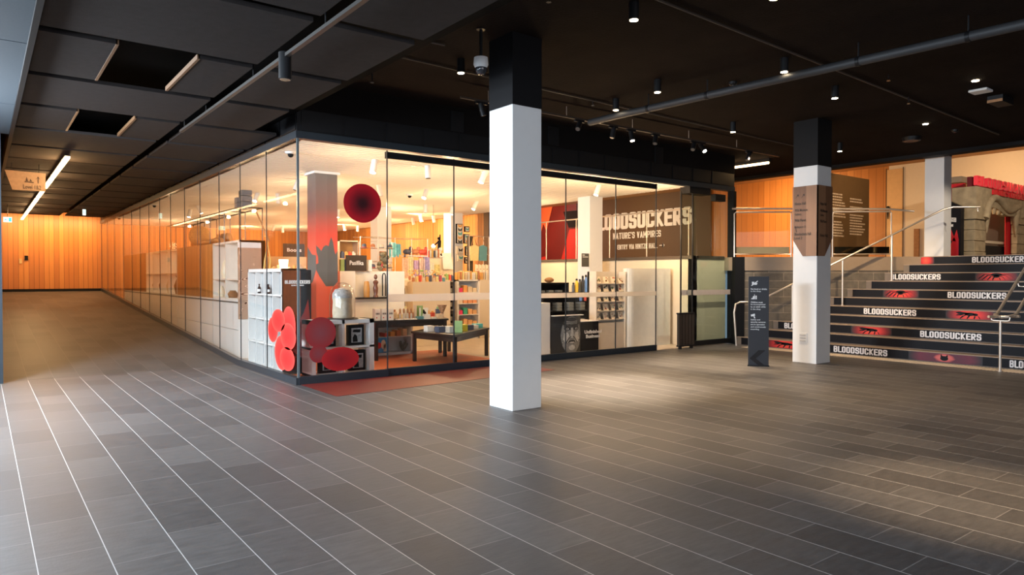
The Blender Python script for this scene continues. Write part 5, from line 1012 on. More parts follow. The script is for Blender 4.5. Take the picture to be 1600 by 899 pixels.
for k in range(4): book((6.069+k*.13, 11.95, zs2[1]), .09, .2, .07+.02*k, [0, 1, 7, 10][k], label=f'{["first","second","third","fourth"][k]} orange-red item from the left on the upper level of the low white shelf', group='items on the low white shelf', name='boxed_set', cat='box')

# black tables
def table(name, A, B, C, z, label, th=.035, apron=.09, leg=.055):
    A, B, C = Vector(A), Vector(B), Vector(C); Dd = B+(C-A); cs = [A, B, Dd, C]; cen = (A+Dd)/2; t = thing(name, label, 'table', (cen.x, cen.y, 0), 'black wooden tables')
    b = MB(); b.prism([tuple(c[:2]) for c in cs], z-th, z); b.build('tabletop', M_table, t, .004)
    ins = [c+(cen-c).normalized()*.07 for c in cs]; b = MB()
    for i in range(4):
        p, q_ = ins[i], ins[(i+1) % 4]; d = (q_-p).normalized(); n_ = Vector((-d.y, d.x, 0))*.012; b.prism([tuple((p+n_)[:2]), tuple((q_+n_)[:2]), tuple((q_-n_)[:2]), tuple((p-n_)[:2])], z-th-apron, z-th)
    b.build('apron', M_table, t)
    for c in ins:
        b = MB(); b.box(c.x-leg/2, c.x+leg/2, c.y-leg/2, c.y+leg/2, .012, z-th); b.build('leg', M_table, t, .004)
    return A, B, C
T1 = table('display_table', (5.467, 11.176, 0), (6.905, 10.988, 0), (5.75, 11.85, 0), .72, 'long black wooden display table with stacked goods, behind the low white shelf')
T2 = table('display_table', (6.165, 9.617, 0), (5.984, 10.76, 0), (7.595, 10.648, 0), .54, 'low black wooden table with book stacks, just behind the front glass')
def on(T, u, v, z): A, B, C = T; p = A+(B-A)*u+(C-A)*v; return (p.x, p.y, z)
# goods on table 1
M_spot = mat('white_patterned_box', (.80, .77, .72), .5, noise=.0); 
for k in range(6):
    x, y, z = on(T1, .05+.085*(k % 3), .12+.28*(k//3), .72); t = thing('patterned_box', f'{["left","middle","right"][k % 3]} white patterned box in the {["front","back"][k//3]} row on the long black table', 'box', (x, y, z), 'white patterned boxes on the long table')
    b = MB(); b.box(x-.05, x+.05, y-.04, y+.04, z, z+.2); b.build('carton', M_spot, t); b = MB()
    for j in range(4): b.slab([(x-.03+.018*j+.006*math.cos(a*.8), y-.041, z+.12+.02*math.sin(a*.8)) for a in range(8)], (0, -.001, 0), 0)
    b.slab([(x-.02+.012*math.cos(a*.8), y-.041, z+.05+.012*math.sin(a*.8)) for a in range(8)], (0, -.001, 0), 1); b.build('print', [M_black, M_redpaint], t)
for k in range(5):
    x, y, z = on(T1, .36+.05*k, .3, .72); t = thing('jar', f'{["first","second","third","fourth","fifth"][k]} jar from the left with brown stopper on the long black table', 'jar', (x, y, z), 'jars on the long table')
    b = MB(); b.lathe([(.022, 0), (.022, .09), (.012, .11)], (x, y, z), 12); b.build('glass_body', mat('jar_glass', (.55, .48, .40), .1), t); b = MB(); b.lathe([(.016, .11), (.02, .17), (.004, .20)], (x, y, z), 10); b.build('stopper', M_timber, t)
for k in range(7):
    x, y, z = on(T1, .34+.09*k, .02+.05*(k % 2)+.06, .72); h = (.02, .035, .02, .07, .10, .05, .09)[k]; t = thing('book_stack', f'{["first","second","third","fourth","fifth","sixth","seventh"][k]} flat stack of books from the left on the long black table', 'books', (x, y, z), 'flat stacks on the long table')
    for j in range(max(1, int(h/.018))): b = MB(); b.box(x-.055, x+.055, y-.05, y+.05, z+j*.018, z+j*.018+.016); b.build('book', cmat([8, 5, 8, 3, 8, 5, 10][k]+j*0), t)
book(on(T1, .62, .35, .72), .03, .14, .24, 6, rotz=.5, tilt=.0, label='upright yellow-green book on the long black table', group='upright books on the long table')
book(on(T1, .56, .30, .72), .03, .14, .25, 10, rotz=-.3, label='upright tan book on the long black table', group='upright books on the long table')
t = thing('bird_card', 'white stand with black bird shape on the long black table', 'ornament', on(T1, .68, .3, .72)); x, y, z = on(T1, .68, .3, .72); b = MB(); b.box(x-.09, x+.09, y, y+.02, z, z+.2); b.build('board', M_spot, t); b = MB(); b.slab([(x-.05, y-.003, z+.16), (x, y-.003, z+.17), (x+.05, y-.003, z+.10), (x+.03, y-.003, z+.07), (x-.02, y-.003, z+.10)], (0, -.002, 0)); b.build('bird', M_black, t)
x, y, z = on(T1, .93, .25, .72); b = MB(); b.lathe([(.05, 0), (.03, .05), (.03, .10), (.09, .24), (.10, .25)], (x, y, z), 14); tag(b.build('shell_vase', mat('mottled_brown_shell', (.40, .22, .12), .4, noise=.6, nscale=30)), 'flared mottled brown vase at the right end of the long black table', 'vase')
# goods on table 2
for k, (u, v, h, ci, w, lab) in enumerate(((.72, .15, .10, 8, .13, 'pale grey book stack at the left of the low black table'), (.48, .18, .10, 4, .15, 'black book stack in the middle of the low black table'), (.28, .2, .11, 5, .10, 'beige stack of small books on the low black table'))):
    x, y, z = on(T2, u, v, .54); t = thing('book_stack', lab, 'books', (x, y, z), 'book stacks on the low table')
    for j in range(5): b = MB(); b.box(x-w/2+.003*(j % 2), x+w/2, y-.07, y+.07-.004*(j % 2), z+j*h/5, z+(j+.9)*h/5); b.build('book', cmat(ci), t)
for k, (u, v, h, ci, lab) in enumerate(((.2, .42, .12, 2, 'yellow book stack on the low black table'), (.2, .60, .09, 4, 'dark book stack right of the yellow one on the low table'), (.2, .74, .07, 5, 'white book stack near the right end of the low table'), (.2, .88, .08, 11, 'teal book stack at the right end of the low table'))):
    x, y, z = on(T2, u, v, .54); t = thing('book_stack', lab, 'books', (x, y, z), 'book stacks on the low table')
    mm = mat('lime_yellow', (.70, .62, .05), .5) if ci == 2 else cmat(ci)
    for j in range(4): b = MB(); b.box(x-.08, x+.08, y-.07, y+.07, z+j*h/4, z+(j+.9)*h/4); b.build('book', mm, t)
x, y, z = on(T2, .14, .25, .54); book((x, y, z), .03, .15, .2, 6, rotz=.9, tilt=.0, label='green patterned book standing on the low black table', group='upright books on the long table')

# middle of the shop: rails with scarves, hats, ornaments
t = thing('display_rail', 'thin steel hanging rail with scarves in the middle of the shop', 'display rack', (8, 15.5, 0)); Y = 15.2
xa, xb = 7.116, 8.934; zt = 2.44
b = MB(); b.tube([(xa, Y, 0), (xa, Y, zt), (xb, Y, zt), (xb, Y, 0)], .012, 6)
for q_ in (.25, .5, .75): b.tube([(xa+(xb-xa)*q_, Y, 1.2), (xa+(xb-xa)*q_, Y, zt)], .008, 6)
b.tube([(xa, Y+.4, zt), (xb, Y+.4, zt)], .010, 6); b.build('frame', M_steel, t)
SC = [((.25, .60, .60), 'teal'), ((.15, .45, .48), 'dark teal'), ((.70, .45, .30), 'peach'), ((.80, .60, .35), 'sand'), ((.50, .35, .50), 'mauve'), ((.75, .50, .40), 'rose'), ((.35, .30, .50), 'violet'), ((.80, .70, .50), 'cream'), ((.55, .25, .10), 'rust'), ((.60, .50, .20), 'olive gold')]
for k, (c, nmc) in enumerate(SC):
    px = (612, 620, 632, 640, 648, 656, 664, 672, 598, 682)[k]; x = 7.933+(px-612)*0.018; L_ = (.32, .28, .62, .70, .60, .66, .55, .6, .5, .5)[k]; top = (zt-.12, zt-.15, 1.95, 1.98, 1.9, 1.95, 1.98, 1.85, 2.1, 1.8)[k]
    b = MB(); n = 9; vs = []; fs = []
    for r in range(2):
        for j in range(n):
            u = j/(n-1)-.5; vs.append((x+u*.16*(1 if r == 0 else 1.15), Y-.05+.025*math.sin(j*2.3+k)-.01*r, top-(0 if r == 0 else L_+.06*math.sin(j*1.7+k))))
    fs = [(j, j+1, n+j+1, n+j) for j in range(n-1)]; b.add(vs, fs); b.add([(v[0], v[1]+.02, v[2]) for v in vs], fs)
    b.smooth = True; tag(b.build('scarf', mat('scarf_'+nmc.replace(' ', '_'), c, .8, noise=.35, nscale=18)), f'{nmc} scarf hanging on the rail in the middle of the shop', 'scarf', 'scarves on the middle rail')
b = MB(); b.box(7.3, 8.6, 15.0, 15.2, 0, 1.45); tag(b.build('pale_counter', mat('cabinet_cream', (.78, .66, .48), .5)), 'pale counter under the scarves', 'counter')
rng = random.Random(11)
hl = ['black and white soft toy', 'dark brown soft toy', 'red and blue soft toy', 'tan soft toy', 'white soft toy']
for k in range(5):
    x = 8.518+k*.22; b = MB(); b.ball((x, 15.5, 2.12), .09, 10, sc=(1.4, .8, .8)); b.ball((x+.10, 15.5, 2.20), .055, 10)
    for s in (-1, 1): b.tube([(x+s*.06, 15.5, 2.08), (x+s*.09, 15.46, 1.98)], .02, 6)
    tag(b.build('soft_toy', cmat([4, 7, 0, 10, 8][k])), hl[k]+f' sitting on the shelf above the scarves', 'toy', 'soft toys above the scarves')
b = MB(); b.box(8.501, 9.592, 15.45, 15.75, 2.0, 2.03); tag(b.build('toy_shelf', M_wlam), 'thin shelf carrying the soft toys', 'shelf')
# dancing figure
t = thing('statuette', 'dark standing figure with raised arm by the white column deep in the shop', 'statue', (9.0, 15.6, 1.6)); fx = 9.514; z0_ = 1.988; b = MB()
b.tube([(fx-.06, 15.6, z0_), (fx-.03, 15.6, z0_+.16), (fx, 15.6, z0_+.27)], [.02, .025, .04], 8); b.tube([(fx+.08, 15.6, z0_), (fx+.04, 15.6, z0_+.15), (fx, 15.6, z0_+.27)], [.02, .025, .04], 8)
b.tube([(fx, 15.6, z0_+.25), (fx+.01, 15.6, z0_+.45)], [.045, .05], 10); b.tube([(fx+.02, 15.6, z0_+.43), (fx+.03, 15.6, z0_+.60)], [.025, .015], 8); b.tube([(fx-.02, 15.6, z0_+.42), (fx-.16, 15.6, z0_+.30), (fx-.22, 15.6, z0_+.32)], [.022, .016, .012], 8); b.build('body', M_black, t)
b = MB(); b.ball((fx-.01, 15.6, z0_+.50), .04, 10); b.build('head', M_black, t)
b = MB(); b.box(9.167, 9.906, 15.5, 15.9, 0, z0_); tag(b.build('pale_counter', mat('cabinet_cream', (.78, .66, .48), .5)), 'pale counter carrying the dark figure', 'counter')
x = 9.604; b = MB(); b.slab([(x-.08, 15.4, z0_-.3), (x+.22, 15.4, z0_-.3), (x+.2, 15.5, z0_+.12), (x-.06, 15.5, z0_+.12)], (0, .01, 0)); tag(b.build('art_card', M_paper), 'large pale art card leaning before the white column', 'card')
# globes lamp
x, z_ = 9.58, 2.304; t = thing('globe_lamp', 'small glowing globe lamp hanging left of the dark figure', 'lamp', (x, 16, z_)); b = MB(); b.ball((x, 16, z_), .05, 12); b.build('globe', M_lamp, t); b = MB(); b.tube([(x, 16, z_+.05), (x, 16, 3.4)], .004, 6); b.build('cord', M_bmetal, t)
# right of the column: bags, dark screen
x0, x1 = 11.216, 11.394; b = MB(); b.box(x0, x1, 16.8, 16.85, 0.005, 2.672); tag(b.build('dark_screen', mat('olive_black', (.06, .05, .03), .5)), 'narrow dark upright panel right of the butterfly column', 'panel')
t = thing('display_rail', 'thin steel rail with hanging bags beside the timber wall', 'display rack', (11, 16.5, 0)); Y = 16.4; xa, xb = 10.992, 11.679; zt2 = 2.645; zl2 = 2.134
b = MB(); b.tube([(xa, Y, zt2), (xb, Y, zt2)], .012, 6); b.tube([(xa, Y, zl2), (xb, Y, zl2)], .012, 6)
for xx in (xa, (xa+xb)/2+.15, xb): b.tube([(xx, Y, 0), (xx, Y, zt2)], .010, 6)
b.build('frame', M_steel, t)
for k, (px, c, lab) in enumerate(((752, 3, 'patterned bag with brown straps hanging on the right rail'), (739, 2, 'pale floral bag hanging on the right rail'))):
    x = xa+(px-733)*(xb-xa)/31; t = thing('shoulder_bag', lab, 'bag', (x, Y-.05, 2.2), 'bags on the right rail'); zt_ = zt2-.25
    b = MB(); b.slab([(x-.12, Y-.09, zt_-.45), (x+.12, Y-.09, zt_-.45), (x+.14, Y-.09, zt_-.05), (x, Y-.09, zt_), (x-.14, Y-.09, zt_-.05)], (0, .06, 0)); b.build('body', cmat(c), t); b = MB(); b.tube([(x-.11, Y-.06, zt_-.05), (x, Y-.03, zt2+.25*0+.0), (x+.11, Y-.06, zt_-.05)], .012, 6); b.build('strap', M_timber, t)
for k in range(4):
    x = 9.686+k*.10; t = thing('gift_bag', f'{["first","second","third","fourth"][k]} cream gift pouch from the left above the tan books', 'bag', (x, 14.15, 1.62), 'cream pouches above the books'); b = MB(); b.slab([(x-.04, 14.1, 1.60), (x+.04, 14.1, 1.60), (x+.045, 14.12, 1.78), (x-.03, 14.12, 1.80)], (0, .03, 0)); b.build('pouch', M_cream, t); b = MB(); b.ball((x, 14.1, 1.68), .014, 8); b.build('button', M_timber, t)
b = MB(); b.box(8.98, 10.0, 14.06, 14.25, 1.42, 1.60); tag(b.build('riser_block', M_cream), 'pale riser block on top of the white shelf unit behind the books', 'riser')
# clutter left: colourful stand right of graphic column
for k, (px, py, c, lab) in enumerate(((531, 414, 6, 'green box standing left of the Pasifika sign'), (537, 414, 4, 'dark patterned book left of the Pasifika sign'), (577, 412, 8, 'white card standing right of the Pasifika sign'))):
    pos = (5.426, 5.513, 5.989)[k]; book((pos, 12.40, 1.60), .085, .05, .22, c, label=lab, group='upright items on the white block', name='boxed_item', cat='box')
t = thing('sculpture', 'mottled camouflage sculpture of stacked lumps right of the Pasifika sign', 'sculpture', (6.1, 11.85, 1.6)); rng = random.Random(4); x = 6.298; mm = mat('camouflage', (.22, .18, .10), .6, noise=.6, nscale=14)
b = MB()
for j in range(12): b.ball((x+rng.uniform(-.10, .12), 12.5+rng.uniform(-.05, .05), 1.65+j*.028), rng.uniform(.04, .07), 8, sc=(1, 1, .8))
b.build('body', mm, t)
# colourful shelf further back
zs3 = shelf_unit('gift_rack', 6.287, 6.741, 14.5, 14.8, 2.301, 6, 'white wire rack of bright gifts right of the graphic column', m=M_steel, side=.015, back=mat('warm_back', (.5, .3, .12), .6))
rng = random.Random(8); xg0 = 6.287; xg1 = 6.741
for r in (3, 4, 5):
    for j in range(4):
        x = xg0+.05+(xg1-xg0-.1)*(j+.5)/4; b = MB(); h = .10+.05*rng.random(); b.box(x-.04, x+.04, 14.53, 14.62, zs3[r], zs3[r]+h); b.lathe([(.03, 0), (.02, .03)], (x, 14.57, zs3[r]+h), 8)
        tag(b.build('gift_item', cmat([1, 0, 2, 9, 0, 1, 6, 2, 4, 1, 0, 8][(r-3)*4+j])), f'{["leftmost","second","third","rightmost"][j]} bright gift on the {["lower","middle","upper"][r-3]} visible row of the wire rack', 'gift', 'bright gifts on the wire rack')
b = MB(); b.box(8.0, 8.35, 19.5, 19.6, 0, 3.3); tag(b.build('dark_banner', mat('dark_umber', (.10, .06, .03), .6)), 'tall dark upright strip before the timber wall, left of a white column', 'banner')
# lit items behind cube shelf top
for k, (px, c, lab) in enumerate(((447, M_cream, 'glowing white lamp shade on the cabinet behind the cube shelf'),)):
    x = 4.425; t = thing('table_lamp', lab, 'lamp', (x, 12.7, 1.62)); b = MB(); b.lathe([(.07, .08), (.085, .26)], (x, 12.7, 1.55), 16); b.build('lamp_shade', mat('lit_shade', (1, .9, .7), .5, emis=(1, .8, .5), es=3, noise=0), t); b = MB(); b.lathe([(.05, 0), (.015, .02), (.015, .09)], (x, 12.7, 1.55), 12); b.build('base', M_timber, t)
b = MB(); b.box(4.169, 4.783, 12.6, 13.0, 0, 1.55); tag(b.build('cabinet_block', mat('warm_cabinet', (.70, .48, .25), .5)), 'warm pale block behind the cube shelf', 'cabinet')
for k in range(7):
    x = 4.193+k*.10; b = MB(); b.box(x, x+.07, 12.65, 12.75, 1.55, 1.62+.03*(k % 3)); b.lathe([(.02, 0), (.03, .04), (.01, .06)], (x+.035, 12.7, 1.62+.03*(k % 3)), 8); tag(b.build('trinket', cmat([1, 2, 7, 5, 1, 10, 2][k])), f'{["first","second","third","fourth","fifth","sixth","seventh"][k]} small trinket from the left behind the cube shelf', 'ornament', 'trinkets behind the cube shelf')
for k, (px, lab) in enumerate(((411, 'tall golden reed leaning behind the side glass'), (418, 'second golden reed leaning behind the side glass'))):
    x = 4.119+k*.10; b = MB(); b.tube([(x, 12.9, 1.4), (x+.03, 12.9, 1.8), (x+.10-.12*k, 12.9, 2.15)], [.02, .016, .004], 6); tag(b.build('reed_ornament', mat('golden_reed', (.62, .38, .08), .5)), lab, 'ornament', 'golden reeds')
b = MB(); b.box(4.052, 4.236, 12.75, 13.0, 0, 1.4); tag(b.build('reed_plinth', M_wlam), 'narrow white plinth carrying the golden reeds', 'plinth')

# right side of the shop --------------------------------------------
t = thing('portrait_stand', 'curved stand with a large grey portrait print of an old face', 'poster', (9.0, 10.15, 0)); x0, x1, zt = 8.66, 9.42, .74
def cur(u): x = x0+(x1-x0)*u; return x, 10.12-.07*math.sin(u*math.pi)
b = MB(); n = 14; vs = []
for j in range(n): x, y = cur(j/(n-1)); vs += [(x, y, .01), (x, y, zt), (x, y+.02, .01), (x, y+.02, zt)]
fs = []
for j in range(n-1): a = 4*j; c = a+4; fs += [(a, c, c+1, a+1), (a+2, a+3, c+3, c+2), (a+1, c+1, c+3, a+3), (a, a+2, c+2, c)]
fs += [(0, 1, 3, 2), (4*n-4, 4*n-2, 4*n-1, 4*n-3)]; b.add(vs, fs); b.build('panel', mat('charcoal_print', (.016, .016, .016), .45, noise=.3, nscale=6), t)
b = MB(); b.box(x0, x1, 10.02, 10.13, zt, zt+.012); b.build('top_edge', M_letterw, t)
# printed face: layered grey shapes following the curved panel
def fp(u, v, off=.003): x, y = cur(u); return (x, y-off, .01+v*(zt-.01))
def fshape(pts, off, mi, b): b.slab([fp(u, v, off) for u, v in pts], (0, -.0006, 0), mi)
G = [mat('face_grey_%d' % i, (g_, g_, g_*.97), .55, noise=.35, nscale=26) for i, g_ in enumerate((.010, .05, .22, .50, .85))]
def el(u, v, ru, rv, n=20, rot=0): return [(u+ru*math.cos(i*2*math.pi/n)*math.cos(rot)-rv*math.sin(i*2*math.pi/n)*math.sin(rot), v+ru*math.cos(i*2*math.pi/n)*math.sin(rot)+rv*math.sin(i*2*math.pi/n)*math.cos(rot)) for i in range(n)]
b = MB()
def strips(cu_, cv_, ru, rv, off, mi, n=16):
    for j in range(n):
        a0_, a1_ = -1+2*j/n, -1+2*(j+1)/n; h0, h1 = rv*math.sqrt(max(0, 1-a0_*a0_)), rv*math.sqrt(max(0, 1-a1_*a1_))
        fshape([(cu_+ru*a0_, cv_-h0), (cu_+ru*a1_, cv_-h1), (cu_+ru*a1_, cv_+h1), (cu_+ru*a0_, cv_+h0)], off, mi, b)
strips(.62, .48, .37, .50, .006, 2); strips(.62, .78, .30, .17, .007, 1)
for s in (-1, 1):
    strips(.62+s*.19, .42, .10, .14, .008, 3, 8); strips(.62+s*.17, .66, .10, .06, .009, 0, 8); strips(.62+s*.17, .65, .05, .03, .010, 3, 8); strips(.62+s*.17, .65, .02, .025, .011, 0, 6)
    fshape([(.62+s*.07, .73), (.62+s*.30, .77), (.62+s*.30, .80), (.62+s*.07, .76)], .010, 0, b)
    fshape([(.62+s*.10, .44), (.62+s*.22, .28), (.62+s*.20, .26), (.62+s*.08, .42)], .010, 0, b)
    for q_ in range(4): fshape([(.62+s*(.23+.02*q_), .60-.02*q_), (.62+s*(.30+.01*q_), .36-.04*q_), (.62+s*(.285+.01*q_), .36-.04*q_), (.62+s*(.22+.02*q_), .58-.02*q_)], .0105, 1 if q_ % 2 else 4, b)
fshape([(.585, .68), (.655, .68), (.68, .48), (.71, .44), (.62, .40), (.53, .44), (.56, .48)], .011, 3, b); strips(.57, .44, .025, .016, .012, 0, 6); strips(.67, .44, .025, .016, .012, 0, 6)
strips(.62, .30, .14, .045, .011, 0, 10); strips(.62, .285, .11, .02, .012, 3, 8); strips(.62, .15, .12, .07, .010, 3, 8)
for q_ in range(4): fshape([(.42, .86-.025*q_), (.62, .84-.02*q_), (.82, .86-.025*q_), (.82, .852-.025*q_), (.62, .832-.02*q_), (.42, .852-.025*q_)], .0105, 3, b)
b.build('face_print', G, t)
t = thing('black_counter', 'black counter front with white words, right of the portrait stand', 'counter', (9.6, 10.2, 0)); zc = .60
b = MB(); b.box(9.43, 9.92, 10.12, 10.6, .01, zc); b.build('body', M_vinyl, t); b = MB(); b.box(9.43, 9.92, 10.10, 10.6, zc, zc+.015); b.build('top_edge', M_letterw, t)
b = MB(); text_on(b, 'Unfinished', (9.53, 10.118, .36), (10.00, 10.118, .36), (9.53, 10.118, .43), (0, -.002, 0), .04); text_on(b, 'Business', (9.57, 10.118, .27), (9.95, 10.118, .27), (9.57, 10.118, .34), (0, -.002, 0), .04); b.build('lettering', M_letter, t)
b = MB(); b.box(8.35, 8.62, 10.10, 10.5, .01, 1.0); tag(b.build('white_plinth', M_wlam, None, .004), 'white plinth left of the portrait stand, beside the large column', 'plinth')
# black shelving behind
zs4 = shelf_unit('black_shelving', 9.186, 10.698, 11.0, 11.4, 1.16, 3, 'black shelving unit with folded grey goods and drink bottles on top', m=M_black, back=M_black)
zs5 = shelf_unit('black_shelving', 9.791, 10.72, 11.9, 12.2, 1.36, 4, 'second black shelving unit behind, with folded grey towels', m=M_black, back=M_black)
for r in range(2):
    for j in range(4):
        x = 9.186+.17+j*.33; b = MB()
        for q_ in range(3): b.box(x-.07, x+.07, 11.04, 11.2, zs4[r+1]+q_*.06, zs4[r+1]+q_*.06+.055)
        tag(b.build('folded_towel', mat('grey_towel', (.16, .17, .165), .9, noise=.2, nscale=40), None, .008), f'{["leftmost","second","third","rightmost"][j]} pile of folded grey towels on the {["middle","upper"][r]} black shelf', 'towels', 'folded towels on the black shelving')
    for j in range(3):
        x = 9.791+.17+j*.26; b = MB()
        for q_ in range(3): b.box(x-.07, x+.07, 11.93, 12.05, zs5[r+2]+q_*.06, zs5[r+2]+q_*.06+.055)
        tag(b.build('folded_towel', mat('grey_towel', (.16, .17, .165), .9, noise=.2, nscale=40), None, .008), f'{["leftmost","middle","rightmost"][j]} pile of grey towels on the {["lower","higher"][r]} shelf of the rear black unit', 'towels', 'folded towels on the black shelving')
bc = [('dark', (.06, .06, .065), 901, .20), ('yellow', (.90, .60, .03), 906, .28), ('olive black', (.05, .05, .04), 911, .27), ('black', (.02, .02, .022), 916, .34), ('blue', (.14, .32, .75), 921.5, .36), ('red', (.85, .05, .04), 927, .36)]
bx = [10.128, 10.221, 10.315, 10.4, 10.495, 10.591]
for (nmc, c, px, h), x in zip(bc, bx):
    t = thing('drink_bottle', f'{nmc} drink bottle standing on the black shelving unit', 'bottle', (x, 11.1, 1.16), 'drink bottles on the black shelving'); mm = mat('bottle_'+nmc.replace(' ', '_'), c, .3)
    b = MB(); b.lathe([(.034, 0), (.036, h*.7), (.022, h*.86), (.022, h*.9)], (x, 11.1, 1.16), 14); b.build('body', mm, t); b = MB(); b.lathe([(.024, h*.9), (.024, h), (.010, h*1.05)], (x, 11.1, 1.16), 12); b.build('cap', M_black, t)
for k, (px, c, lab) in enumerate(((-.12, (.10, .20, .45), 'small blue cup on the middle black shelf'), (.0, (.60, .08, .06), 'small red cup on the middle black shelf'), (.12, (.15, .35, .6), 'pale blue cup on the middle black shelf'))):
    x = 10.391+px; b = MB(); b.lathe([(.03, 0), (.036, .09), (.03, .095), (.026, .02), (.001, .018)], (x, 11.02, zs4[2]+.20), 14); tag(b.build('cup', mat('cup_%d' % k, c, .3)), lab, 'cup', 'cups on the black shelving')
# card rack
t = thing('card_rack', 'pale greeting card rack with five rows of illustrated cards', 'display rack', (10.3, 10.3, 0)); rx0, rx1 = 9.89, 10.76
b = MB(); b.box(rx0, rx1, 10.36, 10.42, 0, 1.60); b.box(rx0, rx0+.03, 10.16, 10.42, 0, 1.60); b.box(rx1-.02, rx1, 10.16, 10.42, 0, 1.60); b.box(rx0, rx1, 10.2, 10.36, 0, .55); b.build('carcass', mat('greige_laminate', (.60, .53, .44), .5), t)
rz_ = [.62, .80, .99, 1.19, 1.36]
for zz in rz_: b = MB(); b.box(rx0+.03, rx1-.02, 10.19, 10.36, zz-.02, zz); b.build('ledge', mat('greige_laminate', (.60, .53, .44), .5), t)
kinds = ['fern spots', 'red leaf', 'dark bird', 'rabbit', 'landscape']
M_motif = [mat('motif_black', (.05, .05, .04), .6), mat('motif_red', (.50, .08, .04), .6), mat('motif_green', (.15, .25, .12), .6), mat('motif_brown', (.30, .16, .06), .6)]
rng = random.Random(2)
for r, zz in enumerate(rz_):
    for j in range(4):
        x = rx0+.12+j*(rx1-rx0-.21)/3; hh = .135 if not (r == 4 and j == 3) else .09; t = thing('greeting_card', f'{["leftmost","second","third","rightmost"][j]} illustrated card in the {["lowest","second lowest","middle","second highest","highest"][r]} row of the card rack', 'card', (x, 10.2, zz), 'greeting cards on the rack')
        b = MB(); b.slab([(x-.07, 10.21, zz), (x+.07, 10.21, zz), (x+.07, 10.25, zz+hh), (x-.07, 10.25, zz+hh)], (0, .004, 0)); b.build('card', mat('cream_card', (.78, .66, .50), .6), t); b = MB()
        for q_ in range(5 if r < 3 else 3):
            u, v = rng.uniform(-.05, .05), rng.uniform(.2, .85); s_ = rng.uniform(.008, .016)*(1 if r < 3 else 1.7); b.slab([(x+u+s_*math.cos(a), 10.208+.04*v, zz+hh*v+s_*1.3*math.sin(a)) for a in (0, 1, 2, 3, 4, 5)], (0, -.001, 0), rng.randrange(4))
        b.build('motif', M_motif, t)
b = MB(); pts = []
for j in range(9): a = math.pi/2+math.pi*j/8; pts.append((10.92+.14*math.cos(a), 10.22+.12*math.sin(a)*-1*-1))
b.prism([(12.10, 10.10), (12.10, 10.34)]+pts, 0, 1.67); tag(b.build('curved_partition', mat('pearl_white_wall', (.72, .70, .64), .45)), 'curved pearl white partition right of the card rack', 'partition')
b = MB(); b.box(12.12, 12.19, 10.4, 11.5, .3, .45); tag(b.build('grey_wall_block', mat('grey_block', (.35, .33, .30), .5)), 'grey low band on the wall behind the partition', 'wall panel')
t = thing('umbrella_bin', 'dark ribbed metal bin standing at the open doorway', 'bin', (12.55, 9.95, 0), None); ux, uy = 11.957, 9.52
ux = 11.64
b = MB()
for j in range(5): b.box(ux-.24+j*.10, ux-.24+j*.10+.085, 9.28, 9.34, .08, .72)
b.build('ribbed_body', mat('dark_bronze_ribs', (.05, .04, .032), .35, metal=.2), t); b = MB(); b.box(ux-.25, ux+.25, 9.27, 9.35, .05, .08); b.box(ux-.25, ux+.25, 9.27, 9.35, .72, .75); b.build('frame', M_bmetal, t)
b = MB(); b.box(ux-.2, ux-.16, 9.28, 9.34, 0, .05); b.box(ux+.16, ux+.2, 9.28, 9.34, 0, .05); b.build('feet', M_bmetal, t)
# small handbag of baskets at left of the bottles
b = MB(); b.ball((10.252, 12.05, 1.42), .10, 12, sc=(1.3, .8, .6)); tag(b.build('woven_bowl', M_timber), 'tan woven bowl on the rear black shelving unit', 'bowl')

# more small stock in the middle of the shop
xh0, xh1 = 6.257, 6.994; zr = 2.233
t = thing('hat_rail', 'steel rail with dark hats between the Pasifika sign and the scarves', 'display rack', (xh0, 13.4, 0)); b = MB(); b.tube([(xh0, 13.4, 0), (xh0, 13.4, zr), (xh1, 13.4, zr), (xh1, 13.4, 0)], .012, 6); b.tube([(xh0, 13.4, zr-.42), (xh1, 13.4, zr-.42)], .010, 6); b.build('frame', M_steel, t)
on_ = ['first', 'second', 'third', 'fourth', 'fifth', 'sixth', 'seventh', 'eighth', 'ninth', 'tenth', 'eleventh', 'twelfth']
for r in range(2):
    for k in range(4):
        x = xh0+.08+k*(xh1-xh0-.14)/3; z = zr-.09-.42*r; t = thing('hat', f'{on_[k]} hat from the left on the {["upper", "lower"][r]} bar of the hat rail', 'hat', (x, 13.4, z), 'hats on the rail')
        b = MB(); b.lathe([(.09, -.06), (.092, -.052), (.05, -.048), (.048, .01), (.03, .035), (.001, .04)], (x, 13.36, z), 14); b.build('crown_and_brim', cmat([4, 7, 5, 4, 2, 4, 9, 10][r*4+k]), t)
        b = MB(); b.lathe([(.0505, -.046), (.0505, -.03)], (x, 13.36, z), 14); b.build('band', cmat([0, 5, 4, 2, 7, 0, 8, 4][r*4+k]), t)
fx0 = 7.591; 
t = thing('flower_counter', 'pale counter carrying dried flowers behind the lit niche', 'counter', (fx0, 13.7, 0)); b = MB(); b.box(fx0-.1, fx0+1.0, 13.6, 13.88, 0, 1.42); b.build('body', mat('cabinet_cream', (.78, .66, .48), .5), t)
for j in range(2): b = MB(); b.box(fx0+.25+j*.36, fx0+.258+j*.36, 13.595, 13.6, .05, 1.38); b.build('door_gap', M_brownw, t)
rng = random.Random(21)
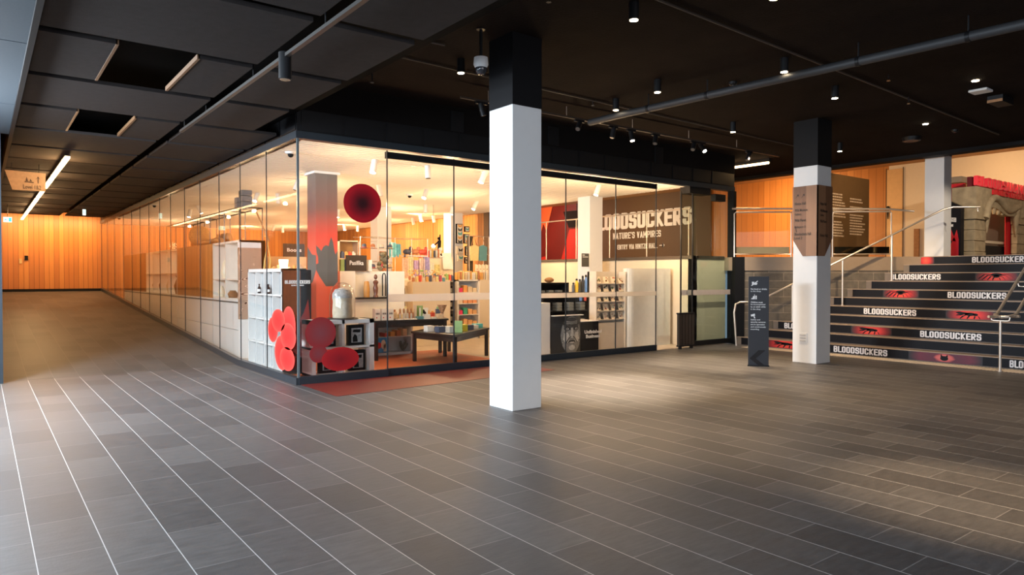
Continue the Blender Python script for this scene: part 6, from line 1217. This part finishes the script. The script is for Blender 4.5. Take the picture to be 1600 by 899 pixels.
for k in range(9):
    x = fx0+k*.105; t = thing('dried_flowers', f'{on_[k]} bunch of dried flowers from the left on the pale counter', 'flowers', (x, 13.7, 1.42), 'dried flower bunches'); b = MB(); b.lathe([(.022, 0), (.032, .05), (.022, .10)], (x, 13.7, 1.42), 10); b.build('pot', cmat([7, 5, 1, 10, 4, 2, 7, 3, 5][k]), t)
    b = MB()
    for q_ in range(7): b.ball((x+rng.uniform(-.045, .045), 13.7+rng.uniform(-.03, .03), 1.55+rng.uniform(-.03, .09)), rng.uniform(.014, .028), 6)
    b.build('blooms', cmat([2, 1, 2, 6, 2, 8, 1, 2, 10][k]), t)
for k in range(8):
    x = 8.667+(k-3.5)*.075; b = MB(); hh = .10+.05*((k*3) % 4)/3; b.box(x-.03, x+.03, 14.02, 14.12, 1.40, 1.40+hh); b.lathe([(.016, 0), (.016, .02)], (x, 14.07, 1.40+hh), 8)
    tag(b.build('boxed_gift', cmat([5, 4, 7, 2, 10, 6, 0, 4][k])), f'{on_[k]} small boxed gift from the left on the dark-backed shelf unit', 'box', 'boxed gifts on the dark-backed unit')
for k in range(6):
    x = 9.235+(k-2.5)*.06; book((x, 15.48, 1.988), .035, .15, .17+.02*(k % 3), [0, 5, 1, 4, 8, 7][k], label=f'{on_[k]} small upright book from the left by the dark figure', group='books by the dark figure')
# goods under the front of the display cases, side glass
for k in range(5):
    yy = (15.2, 15.55, 15.9, 17.7, 18.1)[k]; b = MB(); b.lathe([(.05, 0), (.09, .10), (.06, .22), (.045, .24)], (4.14, yy, 2.17), 12); tag(b.build('carved_pot', [M_timber, M_brownw, M_timber, M_cream, M_timber][k]), f'{on_[k]} carved pot from the corner on top of the timber-backed case', 'pot', 'pots on the display cases')

for k in range(9):
    u, v = .30+.075*k, .62; x, y, z = on(T1, u, v, .72); hh = (.16, .10, .22, .14, .19, .09, .17, .12, .2)[k]; t = thing('small_product', f'{on_[k]} small product from the left in the back row of the long black table', 'product', (x, y, z), 'back row on the long table')
    b = MB(); b.box(x-.035, x+.035, y-.03, y+.03, z, z+hh*.8); b.build('package', cmat([10, 2, 5, 7, 8, 3, 1, 0, 4][k]), t); b = MB(); b.lathe([(.022, hh*.8), (.026, hh), (.004, hh+.01)], (x, y, z), 10); b.build('topper', cmat([7, 0, 2, 5, 4, 10, 8, 1, 6][k]), t)
for k in range(10):
    x = 7.387+k*.085; y = 13.15; z = 1.62
    b = MB(); b.box(x-.028, x+.028, y, y+.05, 1.385, 1.385+.09+.05*((k*7) % 3)/2); tag(b.build('small_figurine', cmat([7, 2, 0, 5, 1, 4, 10, 2, 9, 3][k]), None, .01), f'{on_[k]} small figurine from the left on the shelf before the flowers', 'ornament', 'figurines before the flowers')
xf = 7.387; b = MB(); b.box(xf-.08, xf+.85, 13.05, 13.3, .005, 1.385); tag(b.build('figurine_plinth', M_cream), 'cream plinth carrying small figurines before the flower counter', 'plinth')
